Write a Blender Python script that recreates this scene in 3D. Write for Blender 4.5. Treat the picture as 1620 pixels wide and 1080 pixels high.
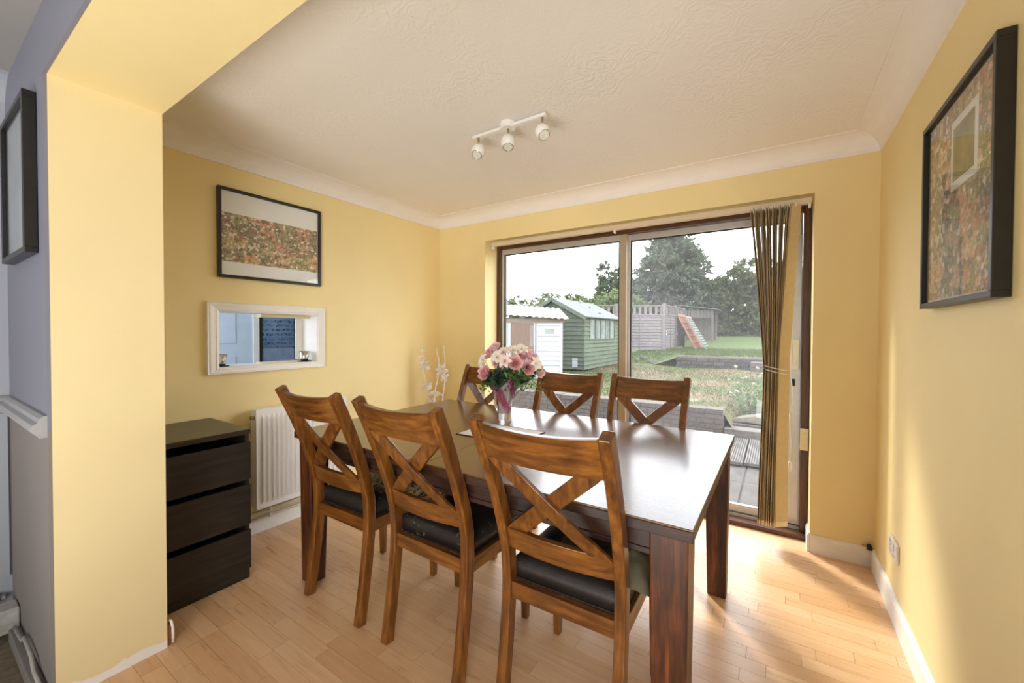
import bpy, math, random
import numpy as np
from mathutils import Vector, Matrix
random.seed(7); rng = np.random.default_rng(7)
for o in list(bpy.data.objects): bpy.data.objects.remove(o)
SC = bpy.context.scene
C = SC.collection
R = math.radians

# ------------------------------------------------------------------ camera
yaw, pitch, roll = R(33.183), R(-0.944), R(-0.226)
fw = Vector((-math.sin(yaw)*math.cos(pitch), math.cos(yaw)*math.cos(pitch), math.sin(pitch)))
rt = Vector((math.cos(yaw), math.sin(yaw), 0)); dn = fw.cross(rt)
r2 = rt*math.cos(roll)+dn*math.sin(roll); d2 = -rt*math.sin(roll)+dn*math.cos(roll)
cam = bpy.data.cameras.new('camera'); co = bpy.data.objects.new('camera', cam); C.objects.link(co)
m3 = Matrix((r2, -d2, -fw)).transposed()
co.matrix_world = Matrix.Translation((0, 0, 1.3)) @ m3.to_4x4()
cam.sensor_width = 36; cam.lens = 643.95/1620*36; cam.shift_y = -5.02/1620
cam.clip_start = .02; cam.clip_end = 300
SC.camera = co

# ------------------------------------------------------------------ sky, sun, lamps, exposure
W = bpy.data.worlds.new('sky'); SC.world = W; W.use_nodes = True
wn = W.node_tree.nodes; wl = W.node_tree.links
bg = wn['Background']
tc = wn.new('ShaderNodeTexCoord'); sx = wn.new('ShaderNodeSeparateXYZ'); wr = wn.new('ShaderNodeValToRGB')
wl.new(tc.outputs['Generated'], sx.inputs[0]); wl.new(sx.outputs['Z'], wr.inputs[0]); wl.new(wr.outputs[0], bg.inputs[0])
wr.color_ramp.elements[0].position = 0; wr.color_ramp.elements[0].color = (.96, .96, .96, 1)
wr.color_ramp.elements[1].position = .8; wr.color_ramp.elements[1].color = (.72, .80, .92, 1)
bg.inputs[1].default_value = 4.2

def light(name, kind, loc, rot, energy, color, **k):
    l = bpy.data.lights.new(name, kind); l.energy = energy; l.color = color
    for a, b in k.items(): setattr(l, a, b)
    o = bpy.data.objects.new(name, l); C.objects.link(o); o.location = loc; o.rotation_euler = rot
    return o
sd = Vector((.68*.76, -.73*.76, -.65))                 # direction the sunlight travels
sun = light('sun', 'SUN', (-6, 12, 9), (0, 0, 0), 2.4, (1, .93, .80), angle=R(8))
sun.rotation_euler = sd.to_track_quat('-Z', 'Y').to_euler()
# unseen fill lamps added in the lounge behind the camera, and daylight through the kitchen window beyond the hatch
light('added_lounge_side_fill', 'AREA', (1.75, -2.9, 1.3), (R(90), 0, R(10)), 54, (1, .96, .90), shape='RECTANGLE', size=2.0, size_y=1.8)  # added area lamp out of view, brightens the floor, chairs and walls
light('added_lounge_floor_fill', 'AREA', (-.75, -1.55, .03), (R(180), 0, 0), 68, (1, .955, .89), shape='RECTANGLE', size=1.7, size_y=1.9)  # added area lamp at floor level facing up, brightens ceiling and beam
light('kitchen_window_daylight', 'AREA', (-3.7, .75, 1.5), (R(90), 0, R(0)), 10, (.80, .88, 1), shape='RECTANGLE', size=.9, size_y=1.0)
vs = SC.view_settings
vs.view_transform = 'Standard'; vs.look = 'None'; vs.gamma = 1; vs.use_curve_mapping = False; vs.exposure = 0.75
SC.cycles.max_bounces = 10; SC.cycles.diffuse_bounces = 6; SC.cycles.transparent_max_bounces = 24
SC.cycles.sample_clamp_indirect = 6

# ------------------------------------------------------------------ helpers
def lin(r, g, b):
    f = lambda c: (c/255/12.92 if c/255 <= .04045 else ((c/255+.055)/1.055)**2.4)
    return (f(r), f(g), f(b), 1)
class NT:
    def __init__(s, name):
        s.m = bpy.data.materials.new(name); s.m.use_nodes = True
        s.n = s.m.node_tree.nodes; s.l = s.m.node_tree.links
        s.b = s.n['Principled BSDF']; s.out = s.n['Material Output']
    def node(s, t, **k):
        n = s.n.new('ShaderNode'+t)
        for a, b in k.items():
            if a.startswith('i_'):
                key = a[2:]; key = int(key) if key.isdigit() else key
                if hasattr(b, 'is_linked') or isinstance(b, bpy.types.NodeSocket): s.l.new(b, n.inputs[key])
                else: n.inputs[key].default_value = b
            else: setattr(n, a, b)
        return n
    def coord(s, scale=(1, 1, 1), rand=False, kind='Object'):
        t = s.node('TexCoord').outputs[kind]
        mp = s.node('Mapping'); s.l.new(t, mp.inputs[0]); mp.inputs['Scale'].default_value = scale
        if rand:
            oi = s.node('ObjectInfo'); v = s.node('VectorMath', operation='SCALE'); v.inputs[0].default_value = (13.1, 7.7, 9.3)
            s.l.new(oi.outputs['Random'], v.inputs['Scale']); s.l.new(v.outputs[0], mp.inputs['Location'])
        return mp.outputs[0]
    def noise(s, vec, scale, detail=4, rough=.5, dist=0):
        n = s.node('TexNoise'); s.l.new(vec, n.inputs['Vector'])
        n.inputs['Scale'].default_value = scale; n.inputs['Detail'].default_value = detail
        n.inputs['Roughness'].default_value = rough; n.inputs['Distortion'].default_value = dist
        return n.outputs['Fac']
    def ramp(s, fac, stops, interp='LINEAR'):
        n = s.node('ValToRGB'); s.l.new(fac, n.inputs[0]); cr = n.color_ramp; cr.interpolation = interp
        while len(cr.elements) < len(stops): cr.elements.new(.5)
        for e, (p, c) in zip(cr.elements, stops):
            e.position = p; e.color = c if len(c) == 4 else (*c, 1)
        return n.outputs[0]
    def mix(s, fac, a, b, blend='MIX'):
        n = s.node('MixRGB', blend_type=blend)
        for i, v in enumerate((fac, a, b)):
            if isinstance(v, bpy.types.NodeSocket): s.l.new(v, n.inputs[i])
            else: n.inputs[i].default_value = (*v, 1) if isinstance(v, tuple) and len(v) == 3 else v
        return n.outputs[0]
    def math(s, op, a, b=0.):
        n = s.node('Math', operation=op)
        for i, v in enumerate((a, b)):
            if isinstance(v, bpy.types.NodeSocket): s.l.new(v, n.inputs[i])
            else: n.inputs[i].default_value = v
        return n.outputs[0]
    def base(s, v, rough=.5, **k):
        if isinstance(v, bpy.types.NodeSocket): s.l.new(v, s.b.inputs['Base Color'])
        else: s.b.inputs['Base Color'].default_value = (*v[:3], 1)
        if isinstance(rough, bpy.types.NodeSocket): s.l.new(rough, s.b.inputs['Roughness'])
        else: s.b.inputs['Roughness'].default_value = rough
        for a, b in k.items(): s.b.inputs[a.replace('_', ' ')].default_value = b
    def bump(s, h, strength=.2, dist=.01):
        n = s.node('Bump'); n.inputs['Strength'].default_value = strength; n.inputs['Distance'].default_value = dist
        s.l.new(h, n.inputs['Height']); s.l.new(n.outputs[0], s.b.inputs['Normal'])
def plain(name, c, rough=.5, var=.06, scale=8, bump=0, bscale=60, **k):
    t = NT(name); v = t.coord()
    f = t.noise(v, scale, 3)
    a = tuple(min(1, x*(1-var)) for x in c[:3]); b = tuple(min(1, x*(1+var)) for x in c[:3])
    t.base(t.ramp(f, [(.3, a), (.7, b)]), rough, **k)
    if bump: t.bump(t.noise(v, bscale, 4), bump, .004)
    return t.m
def wood(name, dark, mid, lite, axis='x', rough=.32, wear=.5, coat=.0):
    t = NT(name); s = {'x': (1.2, 14, 14), 'y': (14, 1.2, 14), 'z': (14, 14, 1.2)}[axis]
    v = t.coord(s, True); w = t.coord((1, 1, 1), True)
    g = t.noise(v, 3.2, 7, .62, .35); big = t.noise(w, 5.5, 4, .6)
    c = t.ramp(g, [(.28, dark), (.5, mid), (.72, lite)])
    st = t.ramp(big, [(.42, (0, 0, 0)), (.72, (1, 1, 1))])
    c = t.mix(t.math('MULTIPLY', st, wear), c, dark)
    t.base(c, rough, Coat_Weight=coat, Coat_Roughness=.15)
    t.bump(g, .06, .002)
    return t.m

class MB:
    def __init__(s): s.V = []; s.F = []
    def add(s, v, f):
        k = len(s.V); s.V += [tuple(p) for p in v]; s.F += [tuple(i+k for i in q) for q in f]; return s
    def box(s, x0, x1, y0, y1, z0, z1):
        return s.add([(x0,y0,z0),(x1,y0,z0),(x1,y1,z0),(x0,y1,z0),(x0,y0,z1),(x1,y0,z1),(x1,y1,z1),(x0,y1,z1)],
                     [(0,3,2,1),(4,5,6,7),(0,1,5,4),(1,2,6,5),(2,3,7,6),(3,0,4,7)])
    def beam(s, p, q, w, h, up=(0, 0, 1)):
        p, q = Vector(p), Vector(q); d = (q-p).normalized(); a = d.cross(Vector(up))
        if a.length < 1e-4: a = d.cross(Vector((0, 1, 0)))
        a.normalize(); b = a.cross(d); a *= w/2; b *= h/2
        return s.add([p-a-b, p+a-b, p+a+b, p-a+b, q-a-b, q+a-b, q+a+b, q-a+b],
                     [(0,1,2,3),(7,6,5,4),(4,5,1,0),(5,6,2,1),(6,7,3,2),(7,4,0,3)])
    def rings(s, rs, cap=True, closed=False):
        n = len(rs[0]); k = len(s.V)
        for r in rs: s.V += [tuple(p) for p in r]
        m = len(rs)
        for i in range(m if closed else m-1):
            for j in range(n):
                a, b = k+i*n+j, k+i*n+(j+1) % n; i2 = (i+1) % m
                s.F.append((a, b, k+i2*n+(j+1) % n, k+i2*n+j))
        if cap and not closed:
            s.F.append(tuple(k+j for j in range(n))[::-1]); s.F.append(tuple(k+(m-1)*n+j for j in range(n)))
        return s
    def tube(s, pts, r, n=8):
        pts = [Vector(p) for p in pts]; rs = []
        prev = None
        for i, p in enumerate(pts):
            d = (pts[min(i+1, len(pts)-1)]-pts[max(i-1, 0)]).normalized()
            a = d.orthogonal().normalized() if prev is None else (prev-d*prev.dot(d)).normalized()
            prev = a; b = d.cross(a); rr = r[i] if isinstance(r, (list, tuple)) else r
            rs.append([p+(a*math.cos(t*2*math.pi/n)+b*math.sin(t*2*math.pi/n))*rr for t in range(n)])
        return s.rings(rs)
    def lathe(s, prof, n=24, c=(0, 0, 0), cap=True, f=None):
        rs = []
        for r, z in prof:
            ring = []
            for t in range(n):
                a = t*2*math.pi/n; rr, zz = (r, z) if f is None else f(r, z, a)
                ring.append((c[0]+rr*math.cos(a), c[1]+rr*math.sin(a), c[2]+zz))
            rs.append(ring)
        return s.rings(rs, cap)
    def sweep(s, pts, sec):   # pts: list of (point, axis_a, axis_b); sec: list of (a,b)
        return s.rings([[Vector(p)+Vector(a)*u+Vector(b)*v for u, v in sec] for p, a, b in pts])
    def slab(s, fn, nu, nv, th):   # surface fn(u,v)->point ; th -> thickness vector fn or vector
        k = len(s.V); P = [[Vector(fn(i/nu, j/nv)) for j in range(nv+1)] for i in range(nu+1)]
        t = Vector(th)
        for sgn in (-.5, .5):
            for row in P: s.V += [tuple(p+t*sgn) for p in row]
        N = (nu+1)*(nv+1); id = lambda i, j, q: k+q*N+i*(nv+1)+j
        for i in range(nu):
            for j in range(nv):
                s.F.append((id(i,j,0), id(i,j+1,0), id(i+1,j+1,0), id(i+1,j,0)))
                s.F.append((id(i,j,1), id(i+1,j,1), id(i+1,j+1,1), id(i,j+1,1)))
        for i in range(nu):
            s.F.append((id(i,0,0), id(i+1,0,0), id(i+1,0,1), id(i,0,1))); s.F.append((id(i+1,nv,0), id(i,nv,0), id(i,nv,1), id(i+1,nv,1)))
        for j in range(nv):
            s.F.append((id(0,j+1,0), id(0,j,0), id(0,j,1), id(0,j+1,1))); s.F.append((id(nu,j,0), id(nu,j+1,0), id(nu,j+1,1), id(nu,j,1)))
        return s
    def mesh(s, name, mat, smooth=False):
        me = bpy.data.meshes.new(name); me.from_pydata(s.V, [], s.F)
        me.materials.append(mat)
        if smooth: me.shade_smooth()
        me.update(); return me
    def build(s, name, mat, parent=None, smooth=False, bevel=0, seg=2, loc=None, sub=0):
        o = bpy.data.objects.new(name, s.mesh(name, mat, smooth)); C.objects.link(o)
        if parent: o.parent = parent
        if loc: o.location = loc
        if bevel:
            b = o.modifiers.new('b', 'BEVEL'); b.width = bevel; b.segments = seg; b.limit_method = 'ANGLE'; b.angle_limit = R(35)
        if sub:
            m = o.modifiers.new('s', 'SUBSURF'); m.levels = sub; m.render_levels = sub
        return o
def B(*a): return MB().box(*a)
def share(name, me, parent, loc=(0, 0, 0), rot=None):
    o = bpy.data.objects.new(name, me); C.objects.link(o); o.parent = parent; o.location = loc
    if rot: o.rotation_euler = rot
    return o
def tag(o, label, cat, group=None):
    o['label'] = label; o['category'] = cat
    if group: o['group'] = group
    return o
def thing(name, label, cat, loc=(0, 0, 0), rz=0, group=None):
    o = bpy.data.objects.new(name, None); C.objects.link(o); o.location = loc; o.rotation_euler = (0, 0, rz); o.empty_display_size = .1
    return tag(o, label, cat, group)
def struct(o, label=None):
    o['kind'] = 'structure'
    if label: o['label'] = label
    return o
def copy_tree(o, parent=None):
    c = o.copy(); C.objects.link(c)
    if parent: c.parent = parent
    for ch in list(o.children): copy_tree(ch, c)
    return c

# ------------------------------------------------------------------ materials
def wall_paint(name, c, rough=.6):
    t = NT(name); v = t.coord()
    f = t.noise(v, 1.3, 4, .6); a = tuple(x*.96 for x in c[:3]); b = tuple(min(1, x*1.03) for x in c[:3])
    t.base(t.ramp(f, [(.3, a), (.7, b)]), rough, Specular_IOR_Level=.35)
    t.bump(t.noise(v, 90, 5), .10, .003)
    return t
YEL = (.82, .68, .35)
M = {}
M['yellow'] = wall_paint('yellow_wall_paint', YEL).m
def nib_mat():
    t = wall_paint('yellow_paint_peeling', (.78, .655, .365)); v = t.coord()
    sp = t.node('SeparateXYZ'); t.l.new(v, sp.inputs[0])
    n = t.noise(v, 7, 6, .65)
    low = t.ramp(sp.outputs['Z'], [(0, (1, 1, 1)), (.035, (.62, .62, .62)), (.10, (0, 0, 0))])
    patch = t.ramp(t.math('MULTIPLY', t.math('ADD', n, low), .5), [(.545, (0, 0, 0)), (.56, (1, 1, 1))])
    old = t.b.inputs['Base Color'].links[0].from_socket
    t.base(t.mix(patch, old, (.78, .76, .72, 1)), .65)
    return t.m
M['nib'] = nib_mat()
M['bluewall'] = wall_paint('blue_grey_wall_paint', (.20, .205, .25)).m
M['greywall'] = wall_paint('bare_grey_plaster', (.22, .20, .185), .9).m
M['palewall'] = wall_paint('pale_grey_paint', (.34, .36, .40)).m
M['kitchenwall'] = wall_paint('kitchen_paint', (.55, .62, .74)).m
def artex():
    t = NT('swirled_ceiling_plaster'); v = t.coord()
    sw = t.noise(v, 2.6, 2, .5, 0)
    w = t.node('TexWave', wave_type='BANDS', bands_direction='DIAGONAL'); t.l.new(v, w.inputs['Vector'])
    w.inputs['Scale'].default_value = 9; w.inputs['Distortion'].default_value = 24; w.inputs['Detail'].default_value = 3; w.inputs['Detail Scale'].default_value = 1.1
    n = t.noise(v, 38, 4, .6, 1.5)
    m = t.ramp(sw, [(.42, (0, 0, 0)), (.62, (1, 1, 1))])
    h = t.math('ADD', t.math('MULTIPLY', w.outputs['Fac'], m), t.math('MULTIPLY', n, .7))
    t.base(t.ramp(t.noise(v, 1.1, 3), [(.3, (.80, .765, .72)), (.7, (.84, .805, .765))]), .8)
    t.bump(h, .17, .012)
    return t.m
M['ceiling'] = artex()
M['coving'] = plain('coving_white', (.82, .785, .745), .6, .02)
M['white'] = plain('white_gloss_paint', (.83, .81, .77), .35, .03)
M['whitetrim'] = plain('white_skirting_paint', (.82, .80, .77), .4, .04, 14)
M['radiator'] = plain('radiator_enamel', (.84, .83, .81), .3, .02)
M['beige_pipe'] = plain('pipe_cream_paint', (.72, .64, .50), .35, .1, 20)
M['subfloor'] = plain('floor_joint_brown', (.50, .30, .15), .8)
M['carpet'] = plain('brown_carpet', (.17, .135, .085), 1, .25, 40, .6, 120)
def laminate():
    t = NT('beech_laminate'); oi = t.node('ObjectInfo').outputs['Random']
    ri = t.node('NewGeometry').outputs['Random Per Island']
    r = t.math('FRACT', t.math('ADD', t.math('MULTIPLY', oi, 7.3), ri))
    v = t.coord((1.5, 20, 1), True)
    v2 = t.node('VectorMath', operation='ADD'); t.l.new(v, v2.inputs[0])
    cmb = t.node('CombineXYZ'); t.l.new(t.math('MULTIPLY', r, 31), cmb.inputs[0]); t.l.new(t.math('MULTIPLY', r, 17), cmb.inputs[1]); t.l.new(cmb.outputs[0], v2.inputs[1])
    g = t.noise(v2.outputs[0], 2.2, 6, .6, .8); fl = t.noise(v2.outputs[0], 14, 3, .7)
    tone = t.ramp(r, [(0, (.68, .42, .225)), (.35, (.75, .49, .28)), (.7, (.80, .55, .33)), (1, (.70, .44, .24))])
    c = t.mix(t.ramp(g, [(.3, (1, 1, 1)), (.7, (0, 0, 0))]), tone, (.40, .19, .075, 1)); c = t.mix(.30, tone, c)
    c = t.mix(t.math('MULTIPLY', t.ramp(fl, [(.62, (0, 0, 0)), (.75, (1, 1, 1))]), .22), c, (.34, .16, .07, 1))
    t.base(c, t.ramp(g, [(.3, (.26, .26, .26)), (.7, (.34, .34, .34))]), Specular_IOR_Level=.5)
    t.bump(g, .02, .001)
    return t.m
M['laminate'] = laminate()
CH_D, CH_M, CH_L = (.036, .012, .003), (.178, .060, .009), (.325, .125, .019)
for ax in 'xyz': M['chair_'+ax] = wood('amber_stained_wood_'+ax, CH_D, CH_M, CH_L, ax, .30, .55, .25)
TB_D, TB_M, TB_L = (.012, .005, .003), (.038, .013, .006), (.085, .028, .009)
M['table_x'] = wood('dark_stained_wood_x', TB_D, TB_M, TB_L, 'x', .45, .4, .0)
M['table_y'] = wood('dark_stained_wood_y', TB_D, TB_M, TB_L, 'y', .45, .4, .0)
M['table_leg'] = wood('dark_amber_leg_wood', TB_D, (.075, .020, .005), (.22, .060, .010), 'z', .42, .6, .0)
M['table_top'] = wood('polished_table_top', (.085, .038, .015), (.14, .068, .027), (.20, .10, .042), 'x', .26, .3, .45)
M['leather'] = plain('black_leather', (.017, .013, .011), .42, .3, 14, .25, 220)
def worn_leather():
    t = NT('peeling_black_leather'); v = t.coord((1, 1, 1), True)
    n = t.noise(v, 42, 6, .75, .6); b = t.noise(v, 5, 2)
    sp = t.node('SeparateXYZ'); t.l.new(t.coord(), sp.inputs[0])
    y = t.ramp(t.math('ADD', sp.outputs['Y'], .13), [(0, (.02, .02, .02)), (.10, (.22, .22, .22))])
    f = t.ramp(t.math('ADD', t.math('MULTIPLY', n, .8), t.math('MULTIPLY', y, .9)), [(.56, (0, 0, 0)), (.62, (1, 1, 1))])
    t.base(t.mix(f, (.016, .012, .010, 1), (.50, .40, .21, 1)), .5); t.bump(n, .4, .004)
    return t.m
M['peel'] = worn_leather()
def scuffed():
    t = NT('scuffed_black_leather'); v = t.coord((1, 1, 1), True)
    n = t.noise(v, 30, 6, .8, 1.0)
    f = t.ramp(n, [(.60, (0, 0, 0)), (.66, (1, 1, 1))])
    t.base(t.mix(f, (.014, .011, .010, 1), (.34, .30, .25, 1)), .38); t.bump(n, .25, .003)
    return t.m
M['scuff'] = scuffed()
M['cushion'] = plain('khaki_velvet', (.12, .098, .058), .85, .4, 9, .9, 16, Sheen_Weight=.05)
M['chest'] = wood('black_brown_veneer', (.010, .008, .006), (.020, .016, .012), (.034, .027, .02), 'y', .42, .2)
M['chesttop'] = wood('black_brown_veneer_top', (.016, .012, .008), (.032, .025, .016), (.05, .04, .027), 'y', .30, .2)
M['blackframe'] = plain('black_frame_wood', (.012, .011, .010), .35, .2, 30)
M['paper'] = plain('white_mount_board', (.88, .86, .84), .8, .02)
M['chrome'] = plain('brushed_steel', (.62, .60, .56), .25, .05, Metallic=1.0)
M['brass'] = plain('brass', (.42, .32, .17), .3, .08, Metallic=1.0)
M['alu'] = plain('brushed_aluminium', (.60, .585, .565), .38, .04, 20, Metallic=.55)
M['alumull'] = plain('bronzed_aluminium', (.46, .39, .29), .42, .04, 20, Metallic=.3)
M['brownframe'] = wood('brown_hardwood_frame', (.035, .014, .007), (.085, .033, .015), (.14, .06, .03), 'z', .35, .3)
M['brownframe_x'] = wood('brown_hardwood_sill', (.035, .014, .007), (.095, .038, .017), (.16, .07, .035), 'x', .35, .3)
M['rail'] = plain('beige_rail', (.66, .55, .39), .4, .03)
M['blind'] = plain('beige_blind_fabric', (.56, .45, .29), .9, .06, 40, .25, 400)
M['blindface'] = plain('cream_blind_fabric', (.60, .475, .27), .9, .05, 40, .25, 400)
M['cream'] = plain('cream_plastic', (.74, .62, .40), .4, .03)
M['whiteplastic'] = plain('white_plastic', (.80, .79, .76), .3, .03)
M['black'] = plain('black_rubber', (.01, .01, .01), .6, .1)
def glass(name, tint=(.97, .98, .98), film=.03, rough=0.02, refl=1.0, filmcol=(.9, .88, .9)):
    t = NT(name); tr = t.node('BsdfTransparent'); tr.inputs[0].default_value = (*tint, 1)
    gl = t.node('BsdfGlossy'); gl.inputs['Roughness'].default_value = rough
    tl = t.node('BsdfTranslucent'); tl.inputs[0].default_value = (*filmcol, 1)
    lw_ = t.node('LayerWeight'); frs = t.math('ADD', t.math('MULTIPLY', t.math('POWER', lw_.outputs['Facing'], 4.0), .5), .035)
    v = t.coord(); sm = t.noise(v, 1.1, 4, .6)
    fm = t.math('MULTIPLY', t.ramp(sm, [(.35, (.3, .3, .3)), (.7, (1, 1, 1))]), film)
    m1 = t.node('MixShader'); t.l.new(fm, m1.inputs[0]); t.l.new(tr.outputs[0], m1.inputs[1]); t.l.new(tl.outputs[0], m1.inputs[2])
    m2 = t.node('MixShader'); t.l.new(t.math('MULTIPLY', frs, refl), m2.inputs[0]); t.l.new(m1.outputs[0], m2.inputs[1]); t.l.new(gl.outputs[0], m2.inputs[2])
    t.l.new(m2.outputs[0], t.out.inputs[0])
    return t.m
M['glass'] = glass('door_glass', film=.008, refl=.6)
M['glasshazy'] = glass('door_glass_dusty', refl=.6, film=.03, filmcol=(.92, .86, .90))
M['picglass'] = glass('picture_glass', film=.0, refl=1.0)
M['shedglass'] = plain('curtained_window_glass', (.20, .215, .205), .12, .35, 3)
def collage(name, cell, seed, bright=1.):
    t = NT(name); v = t.coord((cell, cell, cell))
    vo = t.node('TexVoronoi', distance='CHEBYCHEV'); t.l.new(v, vo.inputs['Vector']); vo.inputs['Scale'].default_value = 1; vo.inputs['Randomness'].default_value = .8
    sp = t.node('SeparateColor'); t.l.new(vo.outputs['Color'], sp.inputs[0])
    tile = t.ramp(sp.outputs[0], [(0, (.045, .07, .02)), (.25, (.10, .13, .035)), (.45, (.26, .28, .10)), (.6, (.42, .16, .08)), (.78, (.50, .27, .13)), (.9, (.06, .04, .03)), (1, (.42, .36, .25))], 'CONSTANT')
    v2 = t.node('TexVoronoi'); t.l.new(v, v2.inputs['Vector']); v2.inputs['Scale'].default_value = 5.5
    s2 = t.node('SeparateColor'); t.l.new(v2.outputs['Color'], s2.inputs[0])
    fig = t.ramp(s2.outputs[1], [(0, (.02, .018, .02)), (.3, (.75, .70, .62)), (.55, (.55, .30, .20)), (.7, (.30, .04, .03)), (.8, (.05, .06, .03))], 'CONSTANT')
    mk = t.ramp(s2.outputs[2], [(.5, (0, 0, 0)), (.54, (1, 1, 1))])
    c = t.mix(mk, tile, fig)
    c = t.mix(.5, c, t.ramp(t.noise(v, 9, 5, .7), [(.3, (.03, .035, .02)), (.5, (.3, .22, .13)), (.72, (.8, .74, .64))]))
    t.base(t.mix(1., c, (1.5, 1.45, 1.4, 1), 'MULTIPLY'), .5)
    return t.m
M['collage'] = collage('photo_collage_print', 12, 1)
M['collagebig'] = collage('large_photo_collage_print', 9, 2)

# ================================================================== STRUCTURE
XL, XR, YD = -2.80, .46, 2.979
ZC, ZCEIL, ZS = 2.295, 2.395, 2.166
Y1, Y2, XP = .609, .295, -2.081
DX0, DX1, DZ0, DZ1, YF = -2.245, .170, .0, 2.122, 3.165      # door opening, frame plane
YO = 3.27                                                     # outer face of the garden wall
LX, LY = -2.88, -3.2                                          # lounge left wall, lounge front wall

struct(MB().box(LX-.1, XR+.1, Y2, YO, -.20, -.013).build('floor', M['subfloor']), 'beech laminate floor of staggered strips')
floor = bpy.data.objects['floor']
PW = .068; lens = [.33, .42, .51]
lam_me = {}
def strip_mb(l): return B(0.0005, l-.0006, .0004, PW-.0006, -.0125, 0)
for l in lens: lam_me[l] = strip_mb(l).mesh('plank', M['laminate'])
rest = MB(); nstrip = 0
y = Y2+.001; 
while y < YF-.05:
    x = XL+.002-random.uniform(0, .3)
    while x < XR:
        l = random.choice(lens)
        a, b = max(x, XL+.001), min(x+l, XR-.001)
        w = min(PW, YF-.02-y)
        vis = y > .60 and not (x+l < -2.05 and y < .60) and nstrip < 298
        if b-a > .01:
            if vis and abs((b-a)-l) < 1e-6 and w == PW: share('plank', lam_me[l], floor, (x, y, 0)); nstrip += 1
            elif vis and w == PW: B(a-a+.0005, b-a-.0006, .0004, PW-.0006, -.0125, 0).build('plank', M['laminate'], floor, loc=(a, y, 0)); nstrip += 1
            else: rest.box(a+.0005, b-.0006, y+.0004, y+w-.0006, -.0125, 0)
        x += l
    y += PW
ro = rest.build('plank_remainder', M['laminate'], floor); ro['kind'] = 'stuff'
struct(B(LX-.1, 3.1, LY-.1, Y2, -.20, -.004).build('floor_lounge', M['carpet']), 'worn brown carpet of the lounge')

struct(B(LX-.1, XR+.1, Y2+.1, YO, ZCEIL, ZCEIL+.12).build('ceiling', M['ceiling']), 'swirl textured off white ceiling')
M['loungeceil'] = wall_paint('shade_grey_lounge_ceiling', (.30, .285, .275), .8).m  # dimness of the unlit lounge put into the ceiling colour
struct(MB().box(LX-.1, 3.1, LY-.1, Y2+.1, ZCEIL, ZCEIL+.12).build('ceiling_lounge', M['loungeceil']), 'lounge ceiling, its shade put into a dull grey colour')
wb = MB()
wb.box(XL-.2, DX0, YD, YO, -.2, ZCEIL); wb.box(DX1, XR+.2, YD, YO, -.2, ZCEIL); wb.box(DX0, DX1, YD, YO, DZ1, ZCEIL); wb.box(DX0, DX1, YF-.02, YO, -.2, -.001)
struct(wb.build('wall_back', M['yellow']), 'yellow wall around the sliding door')
HY0, HY1, HZ0, HZ1 = 1.075, 1.70, 1.075, 1.415               # serving hatch
wlm = MB(); T = .21
wlm.box(XL-T, XL, Y1-.02, HY0, -.2, ZCEIL); wlm.box(XL-T, XL, HY1, YD, -.2, ZCEIL); wlm.box(XL-T, XL, HY0, HY1, -.2, HZ0); wlm.box(XL-T, XL, HY0, HY1, HZ1, ZCEIL)
struct(wlm.build('wall_left', M['yellow']), 'yellow wall with the serving hatch')
struct(B(XR, XR+.15, Y2-.004, YO, -.2, ZCEIL).build('wall_right', M['yellow']), 'yellow wall with the large black framed collage')
struct(B(XL-.19, XP, Y2+.006, Y1, 0, ZS).build('wall_nib', M['nib']), 'yellow pier with peeling paint at its foot')
# the beam over the opening, yellow towards the dining side, blue grey towards the lounge
bm = MB().box(XL-.19, XR, Y2+.006, Y1, ZS, ZCEIL)
struct(bm.build('wall_beam', M['yellow']), 'yellow boxed beam over the opening')
struct(MB().box(LX, XP, Y2-.004, Y2+.006, .96, ZCEIL).box(XP, XR, Y2-.004, Y2+.006, ZS, ZCEIL).build('wall_lounge_side', M['bluewall']), 'blue grey lounge face of the pier and beam')
struct(MB().box(LX, XP, Y2-.004, Y2+.006, 0, .96).build('wall_lounge_lower', M['greywall']), 'bare grey plaster below the dado rail')
struct(MB().box(LX-.12, LX, LY, Y2-.004, -.2, .0).box(LX-.12, LX, LY, Y2-.004, .0, ZCEIL).build('wall_lounge_left', M['palewall']), 'pale lounge wall left of the pier')
lw = MB()                                                    # lounge front wall, its window opening and one added for the fill lamp
lw.box(LX, -2.75, LY-.1, LY, -.2, ZCEIL); lw.box(-1.85, .7, LY-.1, LY, -.2, ZCEIL); lw.box(2.8, 3.1, LY-.1, LY, -.2, ZCEIL); lw.box(.7, 2.8, LY-.1, LY, -.2, .35); lw.box(.7, 2.8, LY-.1, LY, 2.25, ZCEIL); lw.box(3.0, 3.1, LY, Y2, -.2, ZCEIL); lw.box(XR+.15, 3.0, Y2-.1, Y2, -.2, ZCEIL); lw.box(-2.75, -1.85, LY-.1, LY, -.2, .85); lw.box(-2.75, -1.85, LY-.1, LY, 2.2, ZCEIL)
struct(lw.build('wall_front', M['palewall']), 'lounge wall behind the camera')
M['pinksheet'] = NT('added_pink_dimming_sheet').m  # unseen pink sheet added to dim the window's reflection in the door glass
_q = M['pinksheet'].node_tree; _t = _q.nodes.new('ShaderNodeBsdfTranslucent'); _t.inputs[0].default_value = (.42, .33, .36, 1); _q.links.new(_t.outputs[0], _q.nodes['Material Output'].inputs[0])
struct(B(-2.75, -1.85, LY-.05, LY-.045, .85, 2.2).build('window_1', M['pinksheet']), 'lounge window with an added pale pink sheet dimming its reflection')
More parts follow.
